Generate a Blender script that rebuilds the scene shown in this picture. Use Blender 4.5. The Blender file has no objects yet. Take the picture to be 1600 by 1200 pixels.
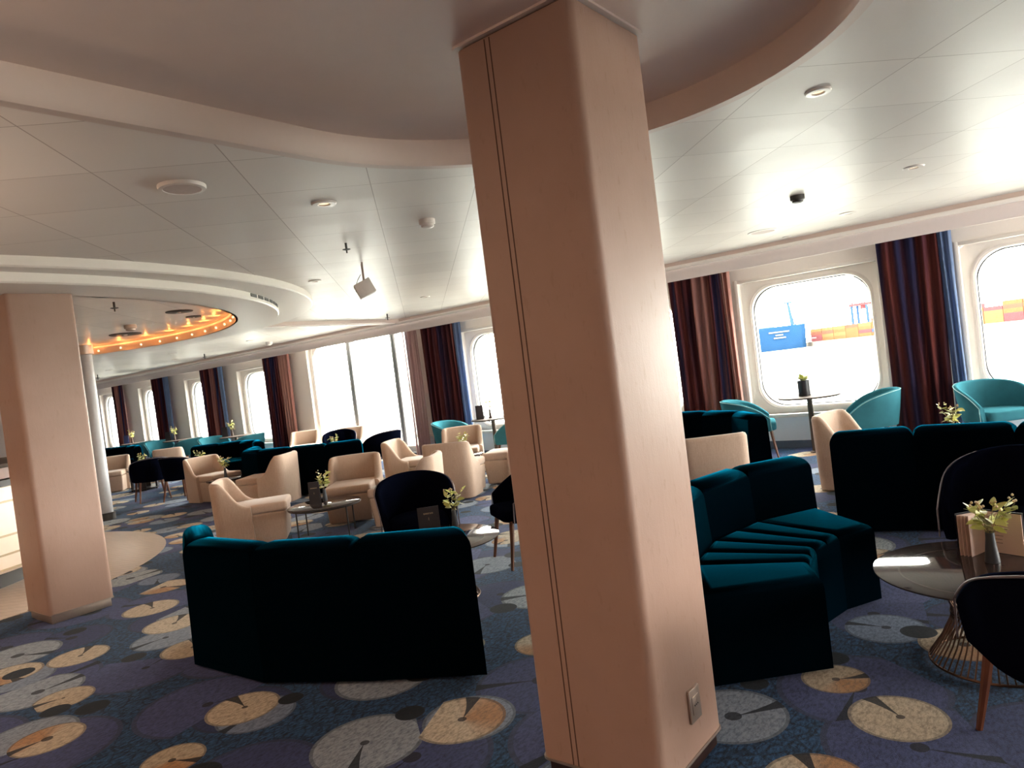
import bpy, bmesh, math, random
from math import sin, cos, pi, radians as R
from mathutils import Vector, Matrix
random.seed(7)
S = bpy.context.scene
COL = S.collection
# ------------------------------------------------------------------ camera
cam_d = bpy.data.cameras.new('camera'); cam = bpy.data.objects.new('camera', cam_d); COL.objects.link(cam)
RX = Vector((0.77669931, 0.6176465, -0.12349487)); UX = Vector((0.0826119, 0.09447773, 0.99209336)); FX = Vector((-0.62443051, 0.78076037, -0.02235584))
m4 = Matrix.Identity(4)
for i in range(3):
    m4[i][0] = RX[i]; m4[i][1] = UX[i]; m4[i][2] = -FX[i]
m4[2][3] = 1.55
cam.matrix_world = m4
cam_d.sensor_width = 36; cam_d.lens = 1118.3 / 1600 * 36; cam_d.clip_end = 9000; cam_d.clip_start = 0.05
S.camera = cam
# ------------------------------------------------------------------ world / exposure
S.view_settings.view_transform = 'Standard'; S.view_settings.look = 'None'
S.view_settings.exposure = 0.0; S.view_settings.gamma = 1.0
S.view_settings.use_curve_mapping = False
S.cycles.max_bounces = 9; S.cycles.diffuse_bounces = 5; S.cycles.glossy_bounces = 3
S.cycles.transmission_bounces = 4; S.cycles.transparent_max_bounces = 12
S.cycles.caustics_reflective = False; S.cycles.caustics_refractive = False
S.cycles.sample_clamp_indirect = 60.0
S.cycles.use_denoising = True
W = bpy.data.worlds.new('overcast_sky'); S.world = W; W.use_nodes = True
wn = W.node_tree; bg = wn.nodes['Background']
SKY = 46.0
bg.inputs[0].default_value = (1.0, 0.965, 0.885, 1); bg.inputs[1].default_value = SKY

def light(name, kind, loc, energy, color, rot=(0, 0, 0), **kw):
    d = bpy.data.lights.new(name, kind); d.energy = energy; d.color = color
    for k, v in kw.items(): setattr(d, k, v)
    o = bpy.data.objects.new(name, d); COL.objects.link(o); o.location = loc; o.rotation_euler = rot
    return o
# daylight enters through window openings: portals guide the sampling of the sky
def portal(loc, rot, sx, sy):
    o = light('window_portal', 'AREA', loc, 1, (1, 1, 1), rot, shape='RECTANGLE', size=sx, size_y=sy)
    o.data.cycles.is_portal = True
portal((-9.5, 10.05, 1.35), (R(-90), 0, 0), 36, 2.4)
portal((8.05, 7.2, 1.4), (0, R(90), 0), 2.2, 4.6)
# unseen lights added behind the viewpoint: warm point fill and upward ceiling fill, without fixtures
WARM = (1.0, 0.56, 0.30)
for (x, y) in ((-4.4, -1.5), (-8.8, -1.8), (-1.2, -3.2), (-6.2, -4.2), (3.0, -2.5), (-11.5, -3.5)):
    light('warm_fill_light', 'POINT', (x, y, 2.0), 20, WARM, shadow_soft_size=0.15)
for (x, y) in ((-4.6, -0.6), (-1.6, -1.6), (-8.0, -0.9), (2.6, -0.8)):  # upward spots added only to lift the ceiling brightness
    light('ceiling_fill_light', 'SPOT', (x, y, 1.75), 170, (1.0, 0.74, 0.54), (R(180), 0, 0), spot_size=R(156), spot_blend=0.5, shadow_soft_size=0.12)

# ------------------------------------------------------------------ node helper
class NT:
    def __init__(s, name):
        s.m = bpy.data.materials.new(name); s.m.use_nodes = True; s.t = s.m.node_tree
        s.b = s.t.nodes['Principled BSDF']; s.out = s.t.nodes['Material Output']
    def n(s, typ, **kw):
        nd = s.t.nodes.new(typ)
        for k, v in kw.items(): setattr(nd, k, v)
        return nd
    def put(s, sock, v):
        if isinstance(v, bpy.types.NodeSocket): s.t.links.new(v, sock)
        elif isinstance(v, (tuple, list)) and len(v) == 3 and sock.type == 'RGBA': sock.default_value = (*v, 1)
        else: sock.default_value = v
    def math(s, op, a, b=0.0, c=0.0):
        nd = s.n('ShaderNodeMath', operation=op)
        s.put(nd.inputs[0], a); s.put(nd.inputs[1], b); s.put(nd.inputs[2], c); return nd.outputs[0]
    def vmath(s, op, a, b=(0, 0, 0)):
        nd = s.n('ShaderNodeVectorMath', operation=op); s.put(nd.inputs[0], a); s.put(nd.inputs[1], b); return nd
    def mix(s, f, a, b):
        nd = s.n('ShaderNodeMix', data_type='RGBA'); s.put(nd.inputs[0], f); s.put(nd.inputs[6], a); s.put(nd.inputs[7], b); return nd.outputs[2]
    def noise(s, vec, scale, detail=3.0, rough=0.5):
        nd = s.n('ShaderNodeTexNoise'); s.put(nd.inputs['Vector'], vec); s.put(nd.inputs['Scale'], scale)
        s.put(nd.inputs['Detail'], detail); s.put(nd.inputs['Roughness'], rough); return nd.outputs['Fac']
    def ramp(s, f, stops, interp='LINEAR'):
        nd = s.n('ShaderNodeValToRGB'); s.put(nd.inputs[0], f); e = nd.color_ramp.elements; nd.color_ramp.interpolation = interp
        while len(e) < len(stops): e.new(0.5)
        for i, (p, c) in enumerate(stops): e[i].position = p; e[i].color = (*c, 1)
        return nd.outputs[0]
    def obj(s): return s.n('ShaderNodeTexCoord').outputs['Object']
    def pos(s): return s.n('ShaderNodeNewGeometry').outputs['Position']
    def mapv(s, vec, scale=(1, 1, 1), rot=(0, 0, 0), loc=(0, 0, 0)):
        nd = s.n('ShaderNodeMapping'); s.put(nd.inputs[0], vec); nd.inputs[1].default_value = loc; nd.inputs[2].default_value = rot; nd.inputs[3].default_value = scale; return nd.outputs[0]
    def bump(s, h, strength=0.2, dist=0.01):
        nd = s.n('ShaderNodeBump'); nd.inputs['Strength'].default_value = strength; nd.inputs['Distance'].default_value = dist
        s.put(nd.inputs['Height'], h); s.put(s.b.inputs['Normal'], nd.outputs[0])
    def set(s, **kw):
        for k, v in kw.items(): s.put(s.b.inputs[k.replace('_', ' ')], v)
        return s

def plain(name, col, rough=0.5, metal=0.0, spec=0.5, var=0.08, nscale=30, bump=0.0, **kw):
    t = NT(name); nz = t.noise(t.obj(), nscale)
    c = t.mix(nz, tuple(x * (1 - var) for x in col), tuple(min(1, x * (1 + var)) for x in col))
    t.set(Base_Color=c, Roughness=rough, Metallic=metal); t.b.inputs['Specular IOR Level'].default_value = spec
    if bump: t.bump(nz, bump, 0.004)
    for k, v in kw.items(): t.put(t.b.inputs[k.replace('_', ' ')], v)
    return t.m
def velvet(name, col, sheen_col, sheen=0.6):
    t = NT(name); v = t.obj()
    n1 = t.noise(v, 6, 4, 0.6); n2 = t.noise(v, 260, 2)
    c = t.mix(n1, tuple(x * 0.75 for x in col), tuple(x * 1.25 for x in col))
    t.set(Base_Color=c, Roughness=0.75); t.b.inputs['Specular IOR Level'].default_value = 0.0
    t.b.inputs['Sheen Weight'].default_value = sheen; t.b.inputs['Sheen Roughness'].default_value = 0.28
    t.b.inputs['Sheen Tint'].default_value = (*sheen_col, 1)
    t.bump(t.math('ADD', t.math('MULTIPLY', n2, 0.3), n1), 0.12, 0.01)
    return t.m
def emit(name, col, strength):
    t = NT(name); t.set(Base_Color=(0.8, 0.8, 0.8)); t.b.inputs['Emission Color'].default_value = (*col, 1); t.b.inputs['Emission Strength'].default_value = strength
    return t.m

MT = {}
MT['teal'] = velvet('teal_velvet', (0.0003, 0.0020, 0.0038), (0.004, 0.34, 0.60), 0.50)
MT['navy'] = velvet('navy_velvet', (0.0022, 0.0030, 0.0080), (0.25, 0.38, 0.75), 0.03)
MT['aqua'] = velvet('aqua_velvet', (0.040, 0.165, 0.205), (0.3, 0.75, 0.85), 0.08)
MT['navy_pipe'] = plain('navy_welt', (0.16, 0.13, 0.14), 0.6)
MT['aqua_pipe'] = plain('aqua_welt', (0.20, 0.42, 0.44), 0.6)
def beige():
    t = NT('oatmeal_weave'); v = t.obj()
    w = t.n('ShaderNodeTexWave', wave_type='BANDS', bands_direction='Z'); t.put(w.inputs['Vector'], v); w.inputs['Scale'].default_value = 60; w.inputs['Distortion'].default_value = 3
    n = t.noise(v, 90, 4); n2 = t.noise(t.mapv(v, (120, 120, 14)), 1, 3)
    c = t.mix(t.math('MULTIPLY', t.math('ADD', n, n2), 0.5), (0.36, 0.25, 0.185), (0.58, 0.44, 0.35))
    t.set(Base_Color=c, Roughness=0.9); t.b.inputs['Specular IOR Level'].default_value = 0.1
    t.b.inputs['Sheen Weight'].default_value = 0.25
    t.bump(n2, 0.15, 0.004); return t.m
MT['beige'] = beige()
def leather():
    t = NT('tan_leather_cladding'); v = t.obj()
    n1 = t.noise(v, 3, 3, 0.6); n2 = t.noise(t.mapv(v, (42, 42, 12)), 1, 4, 0.65); n3 = t.noise(v, 160, 2)
    c = t.mix(n1, (0.36, 0.225, 0.17), (0.43, 0.285, 0.23))
    fl = t.math('GREATER_THAN', n2, 0.64)
    c = t.mix(t.math('MULTIPLY', fl, 0.22), c, (0.30, 0.19, 0.14))
    t.set(Base_Color=c, Roughness=t.math('ADD', 0.42, t.math('MULTIPLY', fl, 0.15))); t.b.inputs['Specular IOR Level'].default_value = 0.35
    t.bump(t.math('ADD', n2, t.math('MULTIPLY', n3, 0.4)), 0.12, 0.006); return t.m
MT['leather'] = leather()
MT['seam'] = plain('seam_thread', (0.10, 0.05, 0.035), 0.8)
MT['white'] = plain('white_paint', (0.80, 0.75, 0.70), 0.45, var=0.02)
MT['plaster'] = plain('warm_plaster', (0.74, 0.61, 0.55), 0.42, var=0.04, nscale=8, bump=0.03)
MT['rim'] = plain('rim_paint', (0.68, 0.56, 0.50), 0.5, var=0.02)
MT['sill'] = plain('grey_laminate', (0.74, 0.77, 0.83), 0.45, var=0.03, nscale=4)
MT['skirt'] = plain('dark_skirting', (0.10, 0.13, 0.18), 0.5)
MT['valance'] = plain('valance_paint', (0.66, 0.58, 0.56), 0.5, var=0.03)
MT['gasket'] = plain('window_gasket', (0.05, 0.05, 0.055), 0.5)
MT['alu'] = plain('grey_aluminium', (0.40, 0.41, 0.43), 0.45, 0.1)
MT['black'] = plain('black_metal', (0.012, 0.010, 0.010), 0.35, 0.3)
MT['darkwood'] = plain('dark_wood', (0.030, 0.012, 0.008), 0.35, var=0.3, nscale=12)
MT['midwood'] = plain('walnut_wood', (0.16, 0.055, 0.025), 0.4, var=0.3, nscale=12)
MT['bronze'] = plain('bronze_wire', (0.13, 0.075, 0.05), 0.3, 0.9)
MT['polebrown'] = plain('pedestal_brown', (0.10, 0.065, 0.045), 0.4, 0.2)
MT['tabletop'] = plain('pale_tabletop', (0.075, 0.058, 0.050), 0.75, spec=0.08, var=0.05)
MT['plastic'] = plain('white_plastic', (0.72, 0.66, 0.62), 0.4)
MT['grille'] = plain('speaker_cloth', (0.55, 0.45, 0.42), 0.8)
MT['darkfit'] = plain('dark_fitting', (0.03, 0.025, 0.022), 0.5)
MT['steel'] = plain('brushed_steel', (0.45, 0.36, 0.30), 0.35, 0.7)
MT['pot'] = plain('black_ceramic', (0.010, 0.010, 0.016), 0.35)
MT['vase'] = plain('slate_ceramic', (0.05, 0.055, 0.065), 0.4)
MT['leaf'] = plain('eucalyptus_leaf', (0.55, 0.56, 0.17), 0.5, var=0.35, nscale=14)
MT['leaf2'] = plain('sage_leaf', (0.52, 0.54, 0.30), 0.5, var=0.3, nscale=14)
MT['stem'] = plain('twig', (0.20, 0.15, 0.06), 0.7)
MT['bud'] = plain('cream_bud', (0.55, 0.40, 0.22), 0.7)
MT['menu'] = plain('menu_cover', (0.010, 0.009, 0.014), 0.4)
MT['menub'] = plain('menu_blue_cover', (0.035, 0.055, 0.16), 0.4)
MT['page'] = plain('menu_page', (0.72, 0.52, 0.45), 0.6, var=0.03)
MT['ink'] = plain('print_ink', (0.25, 0.16, 0.14), 0.6)
MT['gold'] = plain('gold_print', (0.55, 0.42, 0.26), 0.4)
MT['paper'] = plain('white_card', (0.80, 0.76, 0.68), 0.6)
MT['bulb'] = emit('cove_bulb', (1.0, 0.66, 0.36), 2.0)
MT['cove'] = emit('orange_cove_led', (1.0, 0.30, 0.06), 1.3)
MT['dlamp'] = emit('warm_downlight', (1.0, 0.72, 0.42), 1.6)
def barpanel():
    t = NT('backlit_onyx'); n = t.noise(t.obj(), 5, 3)
    t.set(Base_Color=t.mix(n, (0.72, 0.55, 0.42), (0.85, 0.72, 0.60)), Roughness=0.35)
    t.b.inputs['Emission Color'].default_value = (1, 0.78, 0.58, 1); t.b.inputs['Emission Strength'].default_value = 0.16; return t.m
MT['bar'] = barpanel()
def smoked():
    t = NT('smoked_glass_top'); n = t.noise(t.obj(), 8)
    t.set(Base_Color=t.mix(n, (0.03, 0.018, 0.015), (0.045, 0.025, 0.02)), Roughness=0.06)
    t.b.inputs['Specular IOR Level'].default_value = 0.45; t.b.inputs['Alpha'].default_value = 0.82; return t.m
MT['smoked'] = smoked()
def glasspane():
    t = NT('window_glass'); tr = t.n('ShaderNodeBsdfTransparent'); gl = t.n('ShaderNodeBsdfGlossy'); gl.inputs['Roughness'].default_value = 0.02
    tr.inputs[0].default_value = (0.97, 0.985, 0.98, 1)
    fr = t.n('ShaderNodeFresnel'); fr.inputs[0].default_value = 1.25
    mx = t.n('ShaderNodeMixShader'); t.put(mx.inputs[0], t.math('MULTIPLY', fr.outputs[0], 0.6)); t.t.links.new(tr.outputs[0], mx.inputs[1]); t.t.links.new(gl.outputs[0], mx.inputs[2])
    t.t.links.new(mx.outputs[0], t.out.inputs[0]); return t.m
MT['glass'] = glasspane()
def ceilmat():
    t = NT('metal_ceiling_panels'); p = t.pos()
    dx = t.vmath('DOT_PRODUCT', p, (-0.7160, 0.6981, 0)).outputs['Value']; nx = t.vmath('DOT_PRODUCT', p, (-0.6981, -0.7160, 0)).outputs['Value']
    def grid(v, off, sp):
        u = t.math('DIVIDE', t.math('SUBTRACT', v, off - 200 * sp), sp)
        f = t.math('FRACT', u); return t.math('ABSOLUTE', t.math('SUBTRACT', f, 0.5)), u
    ga, ua = grid(nx, 0.160 + 0.66 / 2 + 0.0, 0.6620); gb, ub = grid(dx, 3.124 + 0.6565 / 2, 0.6565)
    # gaps are where the folded coordinate is near 0 (offset by half a panel)
    la = t.math('LESS_THAN', ga, 0.0045); lb = t.math('LESS_THAN', gb, 0.0040)
    line = t.math('MAXIMUM', la, lb)
    cell = t.n('ShaderNodeCombineXYZ'); t.put(cell.inputs[0], t.math('FLOOR', t.math('ADD', ua, 0.5))); t.put(cell.inputs[1], t.math('FLOOR', t.math('ADD', ub, 0.5)))
    wn_ = t.n('ShaderNodeTexWhiteNoise', noise_dimensions='2D'); t.put(wn_.inputs['Vector'], cell.outputs[0])
    base = t.mix(wn_.outputs['Value'], (0.72, 0.665, 0.625), (0.80, 0.745, 0.70))
    c = t.mix(t.math('MULTIPLY', line, 0.55), base, (0.22, 0.15, 0.12))
    t.set(Base_Color=c, Roughness=0.40); t.b.inputs['Specular IOR Level'].default_value = 0.05
    # each panel sags and warps a little
    mid = t.math('ADD', t.math('MULTIPLY', ga, ga), t.math('MULTIPLY', gb, gb))
    wob = t.noise(p, 1.6, 2, 0.5)
    h = t.math('ADD', t.math('MULTIPLY', mid, 0.35), t.math('MULTIPLY', wob, 0.5))
    dots = t.n('ShaderNodeTexVoronoi', feature='F1'); t.put(dots.inputs['Vector'], p); dots.inputs['Scale'].default_value = 110; dots.inputs['Randomness'].default_value = 0.0
    h2 = t.math('ADD', h, t.math('MULTIPLY', dots.outputs['Distance'], 0.012))
    t.bump(h2, 0.35, 0.05); return t.m
MT['ceil'] = ceilmat()
def carpet():
    t = NT('lily_pad_carpet'); p = t.pos()
    scr = t.noise(t.mapv(p, (70, 30, 1), (0, 0, R(25))), 1, 4, 0.7); fine = t.noise(p, 240, 2)
    mr0 = t.n('ShaderNodeMapRange'); t.put(mr0.inputs[0], scr); mr0.inputs[1].default_value = 0.38; mr0.inputs[2].default_value = 0.64
    dark0 = mr0.outputs[0]
    warp = t.n('ShaderNodeTexNoise'); t.put(warp.inputs['Vector'], p); warp.inputs['Scale'].default_value = 3.0
    pw = t.vmath('ADD', p, t.vmath('MULTIPLY', t.vmath('SUBTRACT', warp.outputs['Color'], (0.5, 0.5, 0.5)).outputs[0], (0.05, 0.05, 0)).outputs[0]).outputs[0]
    vl = t.n('ShaderNodeTexVoronoi', feature='DISTANCE_TO_EDGE'); t.put(vl.inputs['Vector'], pw); vl.inputs['Scale'].default_value = 14
    veins = t.math('LESS_THAN', vl.outputs['Distance'], 0.05)
    base = t.mix(dark0, (0.003, 0.013, 0.042), (0.028, 0.115, 0.270))
    base = t.mix(t.math('MULTIPLY', veins, 0.5), base, (0.003, 0.006, 0.012))
    mr = t.n('ShaderNodeMapRange'); t.put(mr.inputs[0], scr); mr.inputs[1].default_value = 0.36; mr.inputs[2].default_value = 0.58; mr.inputs[3].default_value = 1.0; mr.inputs[4].default_value = 0.0
    dark = mr.outputs[0]
    def layer(base, cell, rad, off, cols, keep, notch=0.16, orange=0.0, op=1.0):
        v = t.mapv(p, (1 / cell, 1 / cell, 0), (0, 0, R(off * 37)), (off, off * 1.7, 0))
        vo = t.n('ShaderNodeTexVoronoi', feature='F1', voronoi_dimensions='2D'); t.put(vo.inputs['Vector'], v); vo.inputs['Scale'].default_value = 1; vo.inputs['Randomness'].default_value = 0.85
        d = t.math('MULTIPLY', vo.outputs['Distance'], cell)
        dv = t.vmath('SUBTRACT', v, vo.outputs['Position']).outputs[0]
        sx = t.n('ShaderNodeSeparateXYZ'); t.put(sx.inputs[0], dv); sc = t.n('ShaderNodeSeparateColor'); t.put(sc.inputs[0], vo.outputs['Color'])
        ang = t.math('ADD', t.math('ARCTAN2', sx.outputs[1], sx.outputs[0]), t.math('MULTIPLY', sc.outputs[0], 6.2832))
        am = t.math('SUBTRACT', t.math('FLOORED_MODULO', ang, 6.2832), pi)      # -pi..pi
        rr = t.math('MULTIPLY', rad, t.math('ADD', 0.72, t.math('MULTIPLY', sc.outputs[1], 0.42)))
        rr = t.math('MULTIPLY', rr, t.math('ADD', 1.0, t.math('MULTIPLY', t.math('SINE', am), 0.06)))
        mask = t.math('LESS_THAN', d, rr)
        mask = t.math('MULTIPLY', mask, t.math('LESS_THAN', sc.outputs[2], keep))
        cut = t.math('MULTIPLY', t.math('GREATER_THAN', am, t.math('SUBTRACT', 0.0, notch)), t.math('LESS_THAN', am, t.math('MULTIPLY', t.math('DIVIDE', d, rr), notch)))
        vein = t.math('POWER', t.math('ABSOLUTE', t.math('COSINE', t.math('MULTIPLY', t.math('ADD', am, t.math('MULTIPLY', scr, 0.25)), 6.5))), 60.0)
        vein = t.math('MULTIPLY', vein, t.math('MULTIPLY', t.math('GREATER_THAN', d, t.math('MULTIPLY', rr, 0.18)), 0.16))
        dot = t.math('LESS_THAN', d, t.math('MULTIPLY', rr, t.math('ADD', 0.06, t.math('MULTIPLY', sc.outputs[0], 0.10))))
        edge = t.math('GREATER_THAN', d, t.math('MULTIPLY', rr, 0.93))
        c = t.mix(sc.outputs[1], cols[0], cols[1])
        if orange:
            side = t.n('ShaderNodeMapRange'); t.put(side.inputs[0], t.math('COSINE', t.math('ADD', am, 1.1))); side.inputs[1].default_value = 0.0; side.inputs[2].default_value = 0.9
            c = t.mix(t.math('MULTIPLY', side.outputs[0], t.math('MULTIPLY', orange, t.math('GREATER_THAN', sc.outputs[0], 0.35))), c, (0.50, 0.22, 0.07))
        c = t.mix(t.math('MULTIPLY', dark, 0.62), c, tuple(x * 0.30 for x in cols[0]))
        c = t.mix(vein, c, (0.02, 0.025, 0.03)); c = t.mix(t.math('MULTIPLY', edge, 0.5), c, (0.02, 0.03, 0.05))
        c = t.mix(t.math('MULTIPLY', dot, 0.85), c, (0.012, 0.014, 0.022))
        c = t.mix(t.math('MULTIPLY', cut, 0.92), c, (0.006, 0.012, 0.022))
        return t.mix(t.math('MULTIPLY', mask, op), base, c)
    c = layer(base, 0.62, 0.34, 1.3, ((0.028, 0.045, 0.140), (0.085, 0.110, 0.270)), 0.72, 0.10)
    c = layer(c, 0.66, 0.25, 4.1, ((0.19, 0.26, 0.40), (0.44, 0.50, 0.54)), 0.72, 0.14)
    c = layer(c, 0.60, 0.19, 7.7, ((0.55, 0.46, 0.34), (0.74, 0.64, 0.49)), 0.70, 0.18, 0.8)
    c = layer(c, 0.55, 0.085, 2.9, ((0.004, 0.010, 0.018), (0.008, 0.018, 0.03)), 0.45, 0.0)
    c = t.mix(t.math('MULTIPLY', fine, 0.35), c, (0.01, 0.014, 0.02))
    t.set(Base_Color=c, Roughness=0.95); t.b.inputs['Specular IOR Level'].default_value = 0.08
    t.b.inputs['Sheen Weight'].default_value = 0.08
    t.bump(t.math('ADD', fine, scr), 0.35, 0.006); return t.m
MT['carpet'] = carpet()
def planks():
    t = NT('pale_plank_floor'); p = t.pos()
    sx = t.n('ShaderNodeSeparateXYZ'); t.put(sx.inputs[0], t.mapv(p, (1, 1, 1), (0, 0, R(-40))))
    f = t.math('FRACT', t.math('MULTIPLY', t.math('ADD', sx.outputs[1], 50), 9.0)); ln = t.math('LESS_THAN', f, 0.08)
    n = t.noise(t.mapv(p, (2, 18, 1), (0, 0, R(-40))), 2, 4)
    c = t.mix(n, (0.40, 0.32, 0.26), (0.58, 0.48, 0.40)); c = t.mix(t.math('MULTIPLY', ln, 0.5), c, (0.12, 0.07, 0.05))
    t.set(Base_Color=c, Roughness=0.35); return t.m
MT['planks'] = planks()
def curtain_mat(name, seed, stops, trans=0.12, alpha=1.0, freq=3.2):
    t = NT(name); v = t.obj(); sx = t.n('ShaderNodeSeparateXYZ'); t.put(sx.inputs[0], v)
    cv = t.n('ShaderNodeCombineXYZ'); t.put(cv.inputs[0], t.math('ADD', t.math('MULTIPLY', sx.outputs[0], 1.0), seed)); t.put(cv.inputs[1], t.math('MULTIPLY', sx.outputs[2], 0.02))
    n = t.n('ShaderNodeTexNoise'); t.put(n.inputs['Vector'], cv.outputs[0]); n.inputs['Scale'].default_value = freq; n.inputs['Detail'].default_value = 2.0; n.inputs['Roughness'].default_value = 0.6
    c = t.ramp(n.outputs['Fac'], stops)
    t.set(Base_Color=c, Roughness=0.85); t.b.inputs['Specular IOR Level'].default_value = 0.1
    t.b.inputs['Alpha'].default_value = alpha
    tl = t.n('ShaderNodeBsdfTranslucent'); t.put(tl.inputs[0], c); mx = t.n('ShaderNodeMixShader'); mx.inputs[0].default_value = trans
    t.t.links.new(t.b.outputs[0], mx.inputs[1]); t.t.links.new(tl.outputs[0], mx.inputs[2])
    if alpha < 1:
        tp = t.n('ShaderNodeBsdfTransparent'); m2 = t.n('ShaderNodeMixShader'); m2.inputs[0].default_value = alpha; t.b.inputs['Alpha'].default_value = 1
        t.t.links.new(tp.outputs[0], m2.inputs[1]); t.t.links.new(mx.outputs[0], m2.inputs[2]); t.t.links.new(m2.outputs[0], t.out.inputs[0])
    else: t.t.links.new(mx.outputs[0], t.out.inputs[0])
    return t.m
ST = ((0.28, (0.02, 0.022, 0.05)), (0.36, (0.30, 0.14, 0.12)), (0.42, (0.10, 0.022, 0.022)), (0.47, (0.025, 0.010, 0.018)), (0.52, (0.12, 0.030, 0.026)), (0.57, (0.035, 0.020, 0.045)), (0.62, (0.025, 0.030, 0.085)), (0.67, (0.22, 0.08, 0.06)), (0.75, (0.45, 0.24, 0.20)))
MT['curtain'] = curtain_mat('striped_curtain', 3.3, ST, 0.16)
MT['curtain2'] = curtain_mat('striped_curtain_blue', 11.9, ST, 0.16)
MT['curtain3'] = curtain_mat('striped_curtain_rust', 27.4, ST, 0.16)
MT['bluesheer'] = curtain_mat('blue_curtain_edge', 5, ((0.3, (0.10, 0.16, 0.34)), (0.6, (0.22, 0.30, 0.48)), (0.7, (0.34, 0.28, 0.38))), 0.35)
MT['pinksheer'] = curtain_mat('pink_curtain_edge', 8, ((0.3, (0.45, 0.20, 0.17)), (0.6, (0.62, 0.36, 0.31)), (0.7, (0.50, 0.30, 0.30))), 0.4)
MT['sheer'] = curtain_mat('mauve_voile', 9, ((0.3, (0.42, 0.26, 0.27)), (0.6, (0.66, 0.48, 0.46)), (0.7, (0.5, 0.42, 0.5))), 0.5, 0.72, 9)
def sea():
    t = NT('harbour_water'); p = t.pos()
    n = t.noise(t.mapv(p, (0.35, 0.9, 1), (0, 0, R(30))), 1, 5, 0.65)
    t.set(Base_Color=t.mix(n, (0.20, 0.215, 0.20), (0.36, 0.37, 0.34)), Roughness=0.35); t.b.inputs['IOR'].default_value = 1.33
    t.bump(n, 0.5, 0.6); return t.m
MT['sea'] = sea()
MT['concrete'] = plain('quay_concrete', (0.0745, 0.0661, 0.0593), 0.8, var=0.2, nscale=0.1, spec=0.0)
MT['hull'] = plain('blue_hull', (0.0068, 0.0202, 0.0467), 0.7, var=0.25, nscale=0.08, spec=0.0)
MT['shipwhite'] = plain('ship_white', (0.069, 0.069, 0.069), 0.5, spec=0.0)
MT['craneblue'] = plain('crane_blue', (0.015, 0.0311, 0.0631), 0.6, spec=0.0)
MT['cranered'] = plain('crane_red', (0.0711, 0.0211, 0.023), 0.6, spec=0.0)
MT['mastgrey'] = plain('mast_grey', (0.0616, 0.0616, 0.0591), 0.6, spec=0.0)
for nm, c in (('orange', (0.0861, 0.0408, 0.0199)), ('amber', (0.09, 0.0515, 0.0245)), ('red', (0.0708, 0.0245, 0.0265)), ('blue', (0.0245, 0.0361, 0.0708)), ('rust', (0.0746, 0.0323, 0.0226))):
    MT['c_' + nm] = plain('container_' + nm, c, 0.7, var=0.15, nscale=0.3, spec=0.0)

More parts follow.
